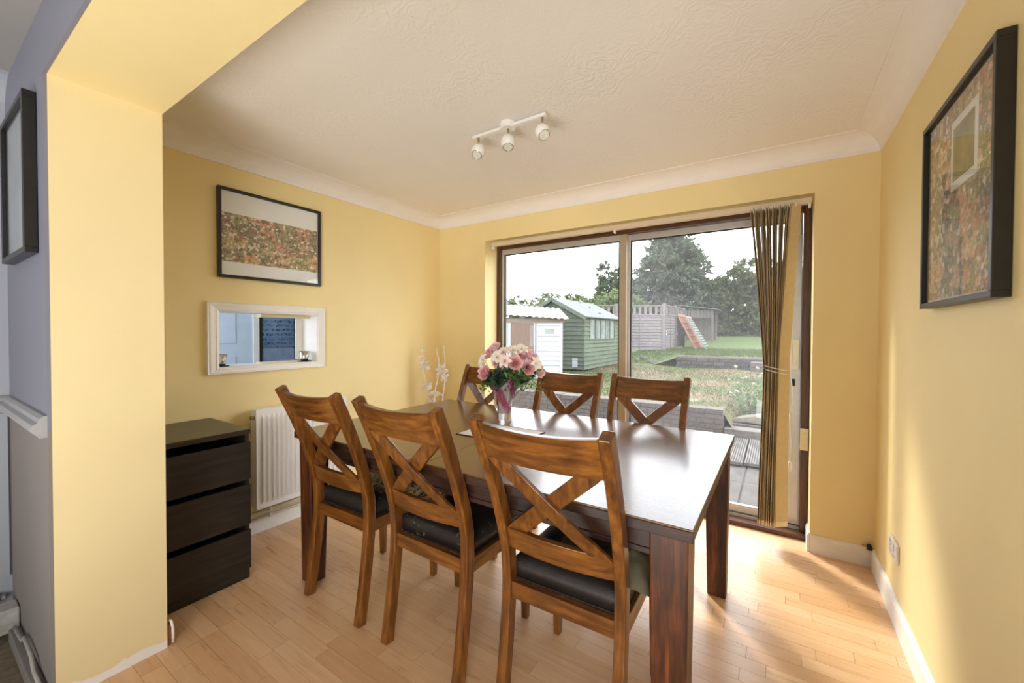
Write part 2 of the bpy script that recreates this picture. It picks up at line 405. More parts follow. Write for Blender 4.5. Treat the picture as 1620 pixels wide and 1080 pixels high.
# kitchen beyond the hatch
KX, KY0, KY1 = -4.30, .66, 3.2
km = MB(); km.box(KX-.1, KX, KY0, KY1, -.2, ZCEIL); km.box(KX, XL-T, KY0-.1, KY0, -.2, ZCEIL); km.box(KX, XL-T, KY1, KY1+.1, -.2, ZCEIL)
km.box(KX, XL-T, KY0, KY1, ZCEIL, ZCEIL+.1); km.box(KX, XL-T, KY0, KY1, -.2, -.0)
struct(km.build('wall_kitchen', M['kitchenwall']), 'pale blue kitchen beyond the hatch')

# coving
def coving(name, pts, nrm, label):
    o = MB(); sec = []
    for k in range(9):
        a = k/8*math.pi/2; sec.append((.105*(1-math.sin(a))+.0, .1*(1-math.cos(a))))
    # (distance from wall, height above ZC): concave quarter
    sec = [(0, 0)]+[(.008, .0)]+[(.008+.098*(1-math.cos(k/8*math.pi/2)), .092*math.sin(k/8*math.pi/2)+.002) for k in range(9)]+[(.118, .094), (.118, .1), (0, .1)]
    rs = []
    for (p, q) in pts: rs.append([Vector((p[0]+nrm[0]*d+q[0]*d, p[1]+nrm[1]*d+q[1]*d, ZC+h)) for d, h in sec])
    return struct(o.rings(rs).build(name, M['coving'], smooth=False), label)
coving('trim_1', [((XL, Y1), (0, 0)), ((XL, YD), (0, -1))], (1, 0), 'coving along the hatch wall')
coving('trim_2', [((XL, YD), (1, 0)), ((XR, YD), (-1, 0))], (0, -1), 'coving above the sliding door')
coving('trim_3', [((XR, YD), (0, -1)), ((XR, Y1), (0, 0))], (-1, 0), 'coving along the right wall')
c4 = MB().rings([[Vector((LX+d, yy, ZCEIL-.13+h)) for d, h in [(0, 0)]+[(.13*(1-math.cos(k/6*math.pi/2)), .13*math.sin(k/6*math.pi/2)) for k in range(7)]+[(0, .13)]] for yy in (LY, Y2-.004)])
struct(c4.build('trim_4', M['palewall']), 'coving of the lounge')

# skirting
def skirt(name, a, b, label, n, h=.105, t=.016):
    a, b, n = Vector(a), Vector(b), Vector(n)
    sec = [(0, 0), (t, 0), (t, h-.02), (t*.7, h-.006), (t*.35, h), (0, h)]
    return struct(MB().rings([[p+n*d+Vector((0, 0, z)) for d, z in sec] for p in (a, b)]).build(name, M['whitetrim']), label)
skirt('baseboard_left', (XL, 1.06, 0), (XL, YD-.02, 0), 'white skirting below the radiator', (1, 0, 0))
skirt('baseboard_back', (DX1+.005, YD, 0), (XR-.012, YD, 0), 'short white skirting right of the sliding door', (0, -1, 0))
skirt('baseboard_back', (XL+.016, YD, 0), (DX0, YD, 0), 'white skirting behind the table corner', (0, -1, 0))
skirt('baseboard_right', (XR, YD-.035, 0), (XR, Y2, 0), 'long white skirting along the right wall', (-1, 0, 0), .115)
skirt('baseboard_jamb', (DX1, YD, 0), (DX1, YF-.03, 0), 'white skirting return in the door reveal', (-1, 0, 0), .11, .012)

# dado rail on the lounge side, with its sawn end
def dado(name, p0, p1, n, label, mat):
    sec = [(0, 0), (.018, 0), (.022, .012), (.034, .02), (.040, .032), (.034, .046), (.022, .052), (.018, .066), (.008, .074), (0, .074)]
    p0, p1, n = Vector(p0), Vector(p1), Vector(n)
    return struct(MB().rings([[p+n*d+Vector((0, 0, z)) for d, z in sec] for p in (p0, p1)]).build(name, mat), label)
M['dadopaint'] = plain('dado_grey_white', (.36, .36, .375), .4, .05)
dado('trim_5', (LX+.03, Y2-.004, .932), (XP-.003, Y2-.004, .932), (0, -1, 0), 'grey white dado rail with a sawn end', M['dadopaint'])
dado('trim_6', (LX, LY, .932), (LX, Y2-.004, .932), (1, 0, 0), 'dado rail along the pale lounge wall', M['dadopaint'])
# white panelling of the lounge wall below the dado, stopping short of the floor
pn = MB()
for k in range(8):
    yy = Y2-.012-k*.30; pn.box(LX, LX+.012, yy-.296, yy, .20, .93)
struct(pn.build('trim_7', M['palewall']), 'pale panelling below the dado rail, broken off above the floor')
rub = MB()
for k in range(26):
    a = random.uniform(.02, .05); x0 = LX+random.uniform(0, .05); yy = Y2-.02-random.uniform(0, .5); z0 = random.uniform(.0, .15)
    rub.box(x0, x0+a, yy-a*1.3, yy, z0, z0+a*.8)
M['rubble'] = plain('broken_plaster', (.33, .32, .31), .9, .4, 30, .6)
ro = rub.build('plaster_rubble', M['rubble']); ro['kind'] = 'stuff'; tag(ro, 'broken plaster crumbs at the foot of the pale lounge wall', 'rubble')
# old socket box and trunking on the lounge side of the pier
t = thing('socket_box', 'old dusty plaster box at floor level on the grey wall end', 'socket box', (-2.72, Y2-.03, 0))
M['dusty'] = plain('dusty_white_plastic', (.40, .385, .35), .7, .2, 25, .3)
B(-.045, .045, -.05, .024, .03, .13).build('box', M['dusty'], t, bevel=.006)
B(-.03, .03, -.055, -.0505, .045, .115).build('cover', M['dusty'], t, bevel=.003)
t = thing('cable_trunking', 'grey cable trunking along the foot of the bare plaster', 'trunking', (-2.67, Y2-.004, 0))
B(0, .575, -.035, -.001, .0, .05).build('channel', M['greywall'], t, bevel=.004)
MB().tube([(.02, -.02, .06), (.18, -.018, .07), (.2, -.015, .09), (.36, -.016, .085), (.42, -.018, .06), (.56, -.018, .055)], .007, 6).build('cable', M['dusty'], t, smooth=True)
# torn skirting stub on the pier's front corner
t = thing('skirting_stub', 'torn stub of old skirting on the corner of the yellow pier', 'skirting', (XP-.02, Y1, 0))
M['rawwood'] = plain('raw_brown_wood', (.25, .10, .045), .8, .3, 60)
B(-.4, .012, .001, .022, 0, .085).build('board', M['rawwood'], t, bevel=.004)
MB().tube([(.0, .012, .1), (.012, .016, .096), (.022, .018, .07), (.024, .018, .012)], .005, 6).build('paint_flake', M['white'], t, smooth=True)

# ------------------------------------------------------------------ sliding door
fr = MB(); w = .042
fr.box(DX0, DX0+w, YF, YF+.09, .03, DZ1); fr.box(DX1-w, DX1, YF, YF+.09, .03, DZ1)
door = struct(fr.build('door_1', M['brownframe'], bevel=.004), 'sliding patio door with brown hardwood frame')
MB().box(DX0+w, DX1-w, YF, YF+.09, DZ1-.05, DZ1).build('frame_head', M['brownframe_x'], door, bevel=.003)
MB().box(DX0, DX1, YF-.055, YF+.09, 0, .03).build('sill', M['brownframe_x'], door, bevel=.004)
MB().box(DX0+w, DX1-w, YF+.028, YF+.034, .03, .05).box(DX0+w, DX1-w, YF+.062, YF+.068, .03, .05).build('track', M['alu'], door)
def leaf(x0, x1, y, ms, name, gl, zt=DZ1-.05, wl_=.03, wr_=.05, wt=.05, mr=None):
    z0, z1 = .05, zt
    f = MB().box(x0+wl_, x1-wr_, y, y+.03, z0, z0+.055).box(x0+wl_, x1-wr_, y, y+.03, z1-wt, z1)
    p = f.build(name, ms, door, bevel=.003)
    B(x0, x0+wl_, y, y+.03, z0, z1).build('stile', ms, p, bevel=.003)
    B(x1-wr_, x1, y-.004, y+.032, z0, z1).build('stile', mr or ms, p, bevel=.003)
    g = B(x0+wl_, x1-wr_, y+.012, y+.018, z0+.055, z1-wt).build('pane', gl, p)
    MB().box(x0+wl_, x0+wl_+.008, y+.002, y+.028, z0+.055, z1-wt).box(x1-wr_-.008, x1-wr_, y+.002, y+.028, z0+.055, z1-wt).box(x0+wl_, x1-wr_, y+.002, y+.028, z1-wt-.006, z1-wt).build('gasket', M['black'], p)
    return p
leaf(DX0+w+.001, -1.005, YF+.018, M['alu'], 'fixed_leaf', M['glass'], wr_=.058, mr=M['alumull'])
sl = leaf(-1.015, DX1-w-.002, YF+.052, M['alu'], 'sliding_leaf', M['glasshazy'], wl_=.03, wr_=.085)
B(.045, .115, YF+.006, YF+.045, 1.06, 1.26).build('pull_handle', M['whiteplastic'], door, bevel=.008)
B(.08, .1, YF-.003, YF+.005, 1.09, 1.23).build('handle_grip', M['whiteplastic'], door, bevel=.004)
B(.075, .095, YF+.03, YF+.047, .955, 1.0).build('lock', M['black'], door, bevel=.004)
B(.065, .115, YF+.025, YF+.047, 1.925, 2.015).build('top_bolt', M['chrome'], door, bevel=.003)
MB().tube([(.09, YF+.022, 1.945), (.09, YF+.03, 1.945)], .014, 14).build('bolt_knob', M['black'], door)
t = thing('tieback_cleat', 'small cream plastic cleat on the brown door frame', 'cleat', (.150, YF-.002, .56))
B(-.026, .018, -.03, .0, 0, .135).build('body', M['cream'], t, bevel=.006)
B(-.018, .010, -.034, -.030, .03, .105).build('face', M['cream'], t, bevel=.002)

# hatch architrave and lining
hy0, hy1, hz0, hz1 = 1.012, 1.745, 1.040, 1.470
def arch(pts, name='architrave'):
    return
ht = MB()
inn = [(HY0, HZ0), (HY1, HZ0), (HY1, HZ1), (HY0, HZ1)]; out = [(hy0, hz0), (hy1, hz0), (hy1, hz1), (hy0, hz1)]
sec = [(0, 0), (0, .012), (.25, .018), (.3, .015), (.75, .021), (.85, .017), (1, .024), (1, 0)]
trim = bpy.data.objects.new('trim_8', None); C.objects.link(trim); struct(trim, 'white moulded frame of the serving hatch')
for k in range(4):
    a, b = k, (k+1) % 4; rs = []
    for q in (a, b):
        rs.append([Vector((XL+d, inn[q][0]+(out[q][0]-inn[q][0])*s_, inn[q][1]+(out[q][1]-inn[q][1])*s_)) for s_, d in sec])
    MB().rings(rs).build('architrave', M['white'], trim)
lin_ = MB(); e = .006; HY0 += .003; HY1 -= .003; HZ0 += .003; HZ1 -= .003
lin_.box(XL-T-.01, XL+.002, HY0-e, HY1+e, HZ0-.02, HZ0); lin_.box(XL-T-.01, XL+.002, HY0, HY1, HZ1, HZ1+.02); lin_.box(XL-T-.01, XL+.002, HY0-.02, HY0, HZ0, HZ1); lin_.box(XL-T-.01, XL+.002, HY1, HY1+.02, HZ0, HZ1)
lin_.build('lining', M['white'], trim)
MB().box(XL-.16, XL-.09, HY0+.28, HY1, HZ1-.022, HZ1).box(XL-.16, XL-.09, HY0+.28, HY1, HZ0, HZ0+.009).build('sliding_track', M['cream'], trim)
MB().box(XL-.20, XL-.19, HY1-.05, HY1-.0, HZ0+.01, HZ1-.02).build('edge_strip', M['white'], trim, bevel=.003)

# kitchen door and chalkboard seen through the hatch
kd = bpy.data.objects.new('door_2', None); C.objects.link(kd); struct(kd, 'pale blue panelled kitchen door')
M['kdoor'] = plain('pale_blue_gloss', (.58, .66, .80), .35, .03)
B(KX, KX+.03, 1.05, 1.93, 0, 2.05).build('slab', M['kdoor'], kd, bevel=.002)
for a, b, c, d in ((1.50, 1.78, 1.18, 1.95), (1.14, 1.42, 1.18, 1.95), (1.50, 1.78, .15, 1.06), (1.14, 1.42, .15, 1.06)):
    B(KX+.03, KX+.038, a, b, c, d).build('panel', M['kdoor'], kd, bevel=.003)
MB().box(KX, KX+.045, 1.93, 1.985, 0, 2.1).build('frame', M['white'], kd, bevel=.003)
t = thing('chalkboard', 'tall black framed chalkboard covered in scribbles, seen through the hatch', 'chalkboard', (KX, 2.19, .70))
def chalk():
    q = NT('chalk_scribble'); v = q.coord((1, 1, 1))
    n = q.noise(v, 26, 5, .7, 2.0)
    wv = q.node('TexWave', bands_direction='Z'); q.l.new(v, wv.inputs['Vector']); wv.inputs['Scale'].default_value = 7; wv.inputs['Distortion'].default_value = 1.2
    ln = q.ramp(wv.outputs['Fac'], [(.3, (0, 0, 0)), (.45, (1, 1, 1))])
    mk = q.math('MULTIPLY', q.ramp(n, [(.50, (0, 0, 0)), (.56, (1, 1, 1))]), ln)
    haze = q.ramp(q.noise(v, 3, 3), [(.3, (.12, .20, .34)), (.7, (.26, .38, .55))])
    q.base(q.mix(mk, haze, (.02, .03, .06, 1)), .5); return q.m
M['chalk'] = chalk()
MB().box(0, .03, -.215, -.17, 0, 1.15).box(0, .03, .15, .215, 0, 1.15).box(0, .03, -.17, .15, 1.11, 1.15).box(0, .03, -.17, .15, 0, .04).build('frame', M['blackframe'], t, bevel=.003)
B(.0, .02, -.17, .15, .43, 1.11).build('writing_panel', M['chalk'], t)
M['slate'] = plain('pale_slate', (.24, .31, .46), .5, .15, 12)
B(.0, .018, -.17, .15, .04, .42).build('lower_panel', M['slate'], t)

# ================================================================== FURNITURE
# ---- chairs
PY = [(0, -.240), (.12, -.222), (.25, -.204), (.38, -.190), (.46, -.187), (.55, -.192), (.64, -.212), (.72, -.237), (.80, -.266), (.88, -.298), (.96, -.333), (1.038, -.370)]
def post_y(z):
    for (a, p), (b, q) in zip(PY, PY[1:]):
        if a <= z <= b: return p+(q-p)*(z-a)/(b-a)
    return PY[-1][1]
def bow(x): return -.026*(1-(x/.2)**2)
def make_chair():
    t = thing('dining_chair', '', 'chair')
    for sx in (-1, 1):
        pts = []
        for z, yv in PY:
            dy = (post_y(min(z+.02, 1.038))-post_y(max(z-.02, 0)))/(min(z+.02, 1.038)-max(z-.02, 0))
            n = Vector((0, 1, -dy)).normalized()
            pts.append(((sx*(.196+.0125*max(0, z-.45)/.6), yv, z), (1, 0, 0), n))
        hw = lambda z: .017
        MB().sweep(pts, [(-.0175, -.022), (.0175, -.022), (.0175, .022), (-.0175, .022)]).build('back_leg', M['chair_z'], t, bevel=.004)
        MB().rings([[Vector((sx*.203+a*k, .213+b*k, z)) for a, b in ((-.021, -.021), (.021, -.021), (.021, .021), (-.021, .021))] for z, k in ((0, .68), (.2, .88), (.40, 1), (.448, 1))]).build('front_leg', M['chair_z'], t, bevel=.004)
        B(sx*.198-.011, sx*.198+.011, -.168, .194, .392, .448).build('side_rail', M['chair_y'], t, bevel=.003)
    B(-.185, .185, .203, .226, .392, .448).build('front_rail', M['chair_x'], t, bevel=.003)
    B(-.185, .185, -.200, -.178, .392, .448).build('rear_rail', M['chair_x'], t, bevel=.003)
    B(-.193, .193, -.178, .203, .425, .4485).build('seat_base', M['chair_y'], t)
    def rail(z0, z1, nm, th, top=0):
        f = lambda u, v: ((u-.5)*.379, post_y(z0+(z1-z0)*v)+bow((u-.5)*.379)+(-.004 if top else .004), z0+(z1-z0)*v+(top*(.010*(1-(2*u-1)**2)) if v > .99 else 0))
        MB().slab(f, 12, 4, (0, th, 0)).build(nm, M['chair_x'], t, bevel=.003)
    rail(.905, 1.028, 'top_rail', .026, -1)
    rail(.572, .648, 'lower_rail', .024)
    for sx, off in ((1, -.008), (-1, .008)):
        def f(u, v):
            z = .640+(.912-.640)*u
            xc = sx*(.152-.304*u); x = xc+(v-.5)*.078
            x = max(-.186, min(.186, x))
            return (x, post_y(z)+bow(xc)*1.0+off, z)
        MB().slab(f, 12, 2, (0, .017, 0)).build('cross_slat', M['chair_z'], t, bevel=.003)
    return t
def cushion(t, mat):
    f = MB(); n = 9
    def prof(u, v, top):
        x = -.196+.392*u; yv = -.172+.372*v
        ex = min(u, 1-u); ey = min(v, 1-v); e = min(1, min(ex, ey)*7)
        return (x, yv, .449+(.058+.022*min(1, math.sqrt(e))+.008*math.sin(math.pi*u)*math.sin(math.pi*v) if top else 0))
    N = 14; k = 0
    top = [[prof(i/N, j/N, True) for j in range(N+1)] for i in range(N+1)]; bot = [[prof(i/N, j/N, False) for j in range(N+1)] for i in range(N+1)]
    for P in (bot, top):
        for row in P: f.V += row
    id = lambda i, j, q: q*(N+1)**2+i*(N+1)+j
    for i in range(N):
        for j in range(N):
            f.F.append((id(i,j,1), id(i+1,j,1), id(i+1,j+1,1), id(i,j+1,1))); f.F.append((id(i,j,0), id(i,j+1,0), id(i+1,j+1,0), id(i+1,j,0)))
    for i in range(N):
        f.F.append((id(i,0,0), id(i+1,0,0), id(i+1,0,1), id(i,0,1))); f.F.append((id(i+1,N,0), id(i,N,0), id(i,N,1), id(i+1,N,1)))
        f.F.append((id(0,i+1,0), id(0,i,0), id(0,i,1), id(0,i+1,1))); f.F.append((id(N,i,0), id(N,i+1,0), id(N,i+1,1), id(N,i,1)))
    c = f.build('seat_cushion', mat, t, smooth=True)
    MB().rings([[Vector((sx*.197, sy, .4495)) + Vector((a, b, c_)) for a, b, c_ in ((-.003,-.003,0), (.003,.003,0), (.003,.003,.006), (-.003,-.003,.006))] for sx, sy in ((-1, -.173), (1, -.173), (1, .2), (-1, .2))], closed=True).build('piping', mat, c)
    return c
proto = make_chair()
near_y, far_y = 1.362, 2.095
spots = [(-1.728, near_y, 0, 'peel', 'wooden cross back dining chair beside the radiator, its black seat peeling to a gold underlayer'),
         (-1.155, near_y, R(-.8), 'scuff', 'middle cross back dining chair of the near row, its black seat scuffed'),
         (-.575, near_y-.006, R(1), 'leather', 'nearest cross back dining chair at the table, a rumpled khaki cushion on its seat'),
         (-1.80, far_y, R(180), 'leather', 'cross back dining chair behind the flower vase, nearest the twig arrangement'),
         (-1.145, far_y, R(180), 'leather', 'far side cross back dining chair directly right of the flower vase'),
         (-.632, far_y, R(180), 'leather', 'far side cross back dining chair in front of the sliding door leaf')]
for i, (x, yv, rz, mm, lab) in enumerate(spots):
    ch = proto if i == 0 else copy_tree(proto)
    ch.location = (x, yv, 0); ch.rotation_euler = (0, 0, rz); tag(ch, lab, 'chair', 'dining chairs around the table')
    spots[i] = (ch, mm)
for ch, mm in spots: cushion(ch, M[mm])
# khaki cushion lying on the nearest chair
def pillow():
    f = MB(); N = 22; L, Wd = .41, .32
    def p(u, v, s):
        x, yv = (u-.5), (v-.5)
        e = max(0, (1-(2*abs(x))**4))*max(0, (1-(2*abs(yv))**4)); h = .062*e**.45
        wr = .009*math.sin(x*26+yv*17)+.007*math.sin(yv*47-x*19)+.004*math.sin(x*60)
        return (x*Wd, yv*L, (h+wr*e)*s if s > 0 else -h*.35)
    for s in (-1, 1):
        for i in range(N+1):
            for j in range(N+1): f.V.append(p(i/N, j/N, s))
    id = lambda i, j, q: q*(N+1)**2+i*(N+1)+j
    for i in range(N):
        for j in range(N):
            f.F.append((id(i,j,1), id(i+1,j,1), id(i+1,j+1,1), id(i,j+1,1))); f.F.append((id(i,j,0), id(i,j+1,0), id(i+1,j+1,0), id(i+1,j,0)))
    return f
po = pillow().build('scatter_cushion', M['cushion'], smooth=True, sub=1)
po.location = (-.468, 1.395, .553); po.rotation_euler = (0, R(9), R(4)); tag(po, 'rumpled khaki cushion lying on the nearest chair', 'cushion')

# ---- table
TX0, TX1, TY0, TY1, TZ = -2.085, -.178, 1.136, 2.318, .785
t = thing('dining_table', 'long dark wood dining table with thick square legs and glossy top', 'table', ((TX0+TX1)/2, (TY0+TY1)/2, 0))
hx, hy = (TX1-TX0)/2, (TY1-TY0)/2; sxm = -1.155-(TX0+TX1)/2
for xa, xb in ((-hx, sxm-.0008), (sxm+.0008, hx)):
    tp = B(xa, xb, -hy, hy, TZ-.006, TZ).build('table_top', M['table_top'], t, bevel=.002)
    B(xa, xb, -hy, hy, TZ-.036, TZ-.0062).build('edge_band', M['table_x'], tp, bevel=.002)
for s_ in (-1, 1):
    B(-hx+.10, hx-.10, s_*(hy-.045)-.011, s_*(hy-.045)+.011, .672, TZ-.036).build('apron', M['table_x'], t, bevel=.002)
    B(-hx+.10, hx-.10, s_*(hy-.037)-.008, s_*(hy-.037)+.008, .672, .690).build('apron_bead', M['table_x'], t, bevel=.003)
    B(s_*(hx-.045)-.011, s_*(hx-.045)+.011, -hy+.10, hy-.10, .672, TZ-.036).build('apron', M['table_y'], t, bevel=.002)
    for q in (-1, 1):
        x1, y1 = s_*(hx-.014), q*(hy-.020)
        rs = []
        for z, wd in ((0, .082), (.10, .086), (.35, .094), (.6, .1), (TZ-.036, .104)):
            xa, xb = sorted((x1-s_*(.104-wd)*.3, x1-s_*(.104-wd)*.3-s_*wd)); ya, yb = sorted((y1-q*(.104-wd)*.3, y1-q*(.104-wd)*.3-q*wd))
            rs.append([Vector((xa, ya, z)), Vector((xb, ya, z)), Vector((xb, yb, z)), Vector((xa, yb, z))])
        MB().rings(rs).build('leg', M['table_leg'], t, bevel=.005)
# ---- white table mat under the bouquet
M['linen'] = plain('white_linen', (.82, .81, .80), .8, .03, 20, .2, 300)
M['darktrim'] = plain('dark_binding', (.06, .03, .025), .6)
t = thing('table_mat', 'white table mat with dark edge lying on the table', 'table mat', (-1.17, 1.69, TZ))
B(-.175, .175, -.135, .135, 0.0005, .003).build('cloth', M['linen'], t)
MB().box(-.18, .18, -.14, -.135, 0.0005, .004).box(-.18, .18, .135, .14, .0005, .004).box(-.18, -.175, -.135, .135, .0005, .004).box(.175, .18, -.135, .135, .0005, .004).build('binding', M['darktrim'], t)

# ---- vase and bouquet
VX, VY = -1.318, 1.945
def pinkglass():
    q = NT('pink_swirl_glass'); v = q.coord((1, 1, 1)); sp = q.node('SeparateXYZ'); q.l.new(v, sp.inputs[0])
    wv = q.node('TexWave', bands_direction='DIAGONAL'); q.l.new(v, wv.inputs['Vector']); wv.inputs['Scale'].default_value = 4; wv.inputs['Distortion'].default_value = 7
    z = q.ramp(sp.outputs['Z'], [(.03, (0, 0, 0)), (.09, (1, 1, 1))])
    f = q.math('MULTIPLY', q.ramp(wv.outputs['Fac'], [(.35, (0, 0, 0)), (.65, (1, 1, 1))]), z)
    c = q.mix(f, (.95, .93, .93, 1), (.80, .30, .48, 1))
    q.base(c, .04, IOR=1.45)
    q.b.inputs['Transmission Weight'].default_value = .75
    return q.m
M['pinkglass'] = pinkglass()
t = thing('flower_vase', 'pink and clear swirled glass vase with a wavy flared rim', 'vase', (VX, VY, TZ+.0005))
prof = [(.0, 0), (.034, 0), (.036, .006), (.036, .04), (.039, .09), (.051, .14), (.070, .19), (.092, .225), (.088, .222), (.066, .188), (.047, .14), (.035, .09), (.031, .045), (.0, .04)]
def lobes(r, z, a):
    k = max(0, (z-.08)/.145); return r*(1+.10*k*math.cos(4*a+.5+z*9)), z+.028*k*k*math.cos(4*a+.5+z*9)
MB().lathe(prof, 40, f=lobes, cap=False).build('bowl', M['pinkglass'], t, smooth=True)
MB().tube([(-.02, -.043, .05), (-.035, -.052, .11), (-.03, -.062, .17), (-.06, -.074, .215), (-.045, -.07, .235), (-.02, -.066, .20), (-.028, -.056, .15)], .006, 7).build('glass_trail', M['pinkglass'], t, smooth=True)
MB().tube([(.035, -.03, .05), (.045, -.042, .12), (.06, -.05, .19), (.075, -.058, .225), (.085, -.04, .238), (.07, -.035, .18)], .006, 7).build('glass_trail', M['pinkglass'], t, smooth=True)
def petalmat(name, inner, outer, rad):
    q = NT(name); v = q.coord(); ln = q.node('VectorMath', operation='LENGTH'); q.l.new(v, ln.inputs[0])
    q.base(q.ramp(ln.outputs['Value'], [(.0, inner), (rad, outer)]), .6, Subsurface_Weight=.0)
    return q.m
M['rosepink'] = petalmat('pink_rose_petal', (.74, .20, .25), (.84, .56, .57), .030)
M['rosepale'] = petalmat('pale_rose_petal', (.80, .40, .43), (.86, .66, .68), .030)
M['lily'] = petalmat('cream_lily_petal', (.80, .66, .42), (.88, .83, .76), .02)
M['lilypink'] = petalmat('blush_lily_petal', (.80, .42, .40), (.87, .76, .72), .025)
M['stem'] = plain('flower_stem', (.06, .13, .035), .6, .2)
M['leafdark'] = plain('dark_green_leaf', (.018, .05, .022), .4, .4, 30)
M['leafgreen'] = plain('fresh_green_leaf', (.075, .17, .035), .5, .4, 40)
M['leafpale'] = plain('variegated_leaf', (.24, .32, .14), .55, .5, 60)
def petal(mb, ang, r0, r1, h, wd, curl, tilt=0):
    n, m = 5, 4; k = len(mb.V)
    for i in range(n+1):
        u = i/n; z = h*u; rr = r0+(r1-r0)*math.sin(u*1.5)+curl*max(0, u-.7)*.6
        half = wd*math.sin(math.pi*(.22+.58*u))
        for j in range(m+1):
            a = ang+(j/m-.5)*2*half; q = rr*(1+.04*math.cos((j/m-.5)*6))
            mb.V.append((q*math.cos(a), q*math.sin(a), z-.012*(abs(j/m-.5)*2)**2*u))
    for i in range(n):
        for j in range(m):
            a = k+i*(m+1)+j; mb.F.append((a, a+1, a+m+2, a+m+1))
def rose_mesh(mat):
    mb = MB()
    for cnt, r0, r1, h, wd, curl, z in ((2, .003, .005, .036, 1.6, 0, 0), (3, .006, .010, .037, 1.25, .004, 0), (4, .010, .017, .036, 1.05, .010, 0), (5, .012, .026, .032, .90, .018, 0), (5, .012, .034, .024, .85, .020, 0)):
        o = random.random()*6
        for k in range(cnt): petal(mb, o+k*2*math.pi/cnt, r0, r1, h, wd, curl)
    mb.V = [(x, yv, z-.018) for x, yv, z in mb.V]
    return mb.mesh('bloom', mat, True)
def lily_mesh(mat):
    mb = MB()
    for k in range(6):
        a = k*math.pi/3; n = 6; kk = len(mb.V)
        for i in range(n+1):
            u = i/n; r = .004+.042*u; z = .030*u-.022*u*u*u*1.3; wd = .014*math.sin(math.pi*(.1+.86*u))
            for j in (-1, 0, 1):
                mb.V.append((r*math.cos(a)-j*wd*math.sin(a), r*math.sin(a)+j*wd*math.cos(a), z+abs(j)*.004))
        for i in range(n):
            for j in range(2):
                b = kk+i*3+j; mb.F.append((b, b+1, b+4, b+3))
    for k in range(5):
        a = k*1.256; mb.tube([(0, 0, 0), (.008*math.cos(a), .008*math.sin(a), .03)], .0012, 4)
    return mb.mesh('bloom', mat, True)
def flower(kind, me, d, label, cat, group, sc=1.0):
    d = Vector(d)
    o = thing(kind, label, cat, (VX+d.x, VY+d.y, TZ+d.z), group=group)
    b = share('bloom', me, o); n = Vector((d.x, d.y-.10, max(.06, d.z-.27))).normalized()
    b.rotation_euler = n.to_track_quat('Z', 'Y').to_euler(); b.scale = (sc, sc, sc)
    e = Vector((VX+d.x*.12, VY+d.y*.12, TZ+.10))-o.location
    MB().tube([-n*.012, e*.45-n*.03, e], .0018, 5).build('stem', M['stem'], o, smooth=True)
    return o
rp, rq = rose_mesh(M['rosepink']), rose_mesh(M['rosepale'])
# (right, towards camera, height) offsets in the viewing frame
cr, cf = Vector((math.cos(yaw), math.sin(yaw), 0)), Vector((math.sin(yaw), -math.cos(yaw), 0))
def vf(a, b, z): v = cr*a+cf*b; return (v.x, v.y, z)
roses = [(-.125, .05, .305, rp, 'pink rose lowest at the left of the bouquet, above the eucalyptus', 1.25),
         (-.098, .0, .412, rp, 'pink rose at the upper left of the bouquet below the mauve one', 1.1),
         (-.065, -.03, .445, rq, 'mauve pink rose highest in the bouquet', 1.15),
         (.058, .07, .365, rp, 'open pink rose at the front middle of the bouquet', 1.2),
         (.135, .06, .335, rp, 'deep pink rose low at the right of the bouquet', 1.2),
         (.155, -.01, .40, rq, 'large pale pink rose at the upper right of the bouquet', 1.3),
         (.205, .02, .31, rq, 'pale pink rose furthest out at the right of the bouquet', 1.1),
         (.10, -.02, .395, rp, 'small pink rose half hidden beside the large pale one', .9),
         (-.055, .07, .36, rp, 'small pink bud low in the middle of the bouquet', .6)]
for a, b, z, me, lab, sc in roses: flower('rose', me, vf(a*.98, b, z-.022), lab, 'rose', 'roses in the bouquet', sc)
ly, lp = lily_mesh(M['lily']), lily_mesh(M['lilypink'])
lilies = [(-.125, .03, .37, ly, 'cream lily at the left edge of the bouquet'), (-.045, .05, .392, ly, 'cream lily in front of the mauve rose'),
          (-.01, .03, .415, lp, 'blush lily at the top middle of the bouquet'), (.045, .0, .425, ly, 'cream lily behind the open pink rose'),
          (.095, .01, .435, ly, 'cream lily standing highest at the right'), (.0, .075, .37, lp, 'blush lily left of the open pink rose'),
          (.175, .05, .355, ly, 'cream lily tucked between the right hand roses')]
for a, b, z, me, lab in lilies: flower('lily', me, vf(a*.98, b, z-.022), lab, 'lily', 'lilies in the bouquet', 1.0)
def spray(name, label, d, leafmat, n, ls, spread, group, broad=False):
    d = Vector(d); o = thing(name, label, 'foliage', (VX+d.x*.2, VY+d.y*.2, TZ+.19), group=group)
    end = Vector((d.x*.8, d.y*.8, d.z-.19)); mid = end*.5+Vector((0, 0, .05))
    path = [Vector((0, 0, -.07)), Vector((0, 0, 0)), mid, end]
    MB().tube(path, .0016, 5).build('stem', M['stem'], o, smooth=True)
    lv = MB()
    for k in range(n):
        u = random.uniform(.15, 1.05); p = mid*2*u*(1-u)+end*u*u if u <= 1 else end
        p = p+Vector((random.gauss(0, spread), random.gauss(0, spread), random.gauss(0, spread)))
        a = Vector((random.gauss(0, 1), random.gauss(0, 1), random.gauss(.2, .7))).normalized(); b = a.orthogonal().normalized()
        b = (b*math.cos(k)+a.cross(b)*math.sin(k)); L = ls*random.uniform(.7, 1.3); w_ = L*(.30 if not broad else .27); c = a.cross(b)*L*.12
        lv.add([p, p+a*L*.35+b*w_-c, p+a*L*.75+b*w_*.7, p+a*L+c, p+a*L*.75-b*w_*.7, p+a*L*.35-b*w_-c, p+a*L*.5+c], [(0,1,6), (1,2,6), (2,3,6), (3,4,6), (4,5,6), (5,0,6)])
    lv.build('leaves', leafmat, o, smooth=True)['kind'] = 'stuff'
    return o
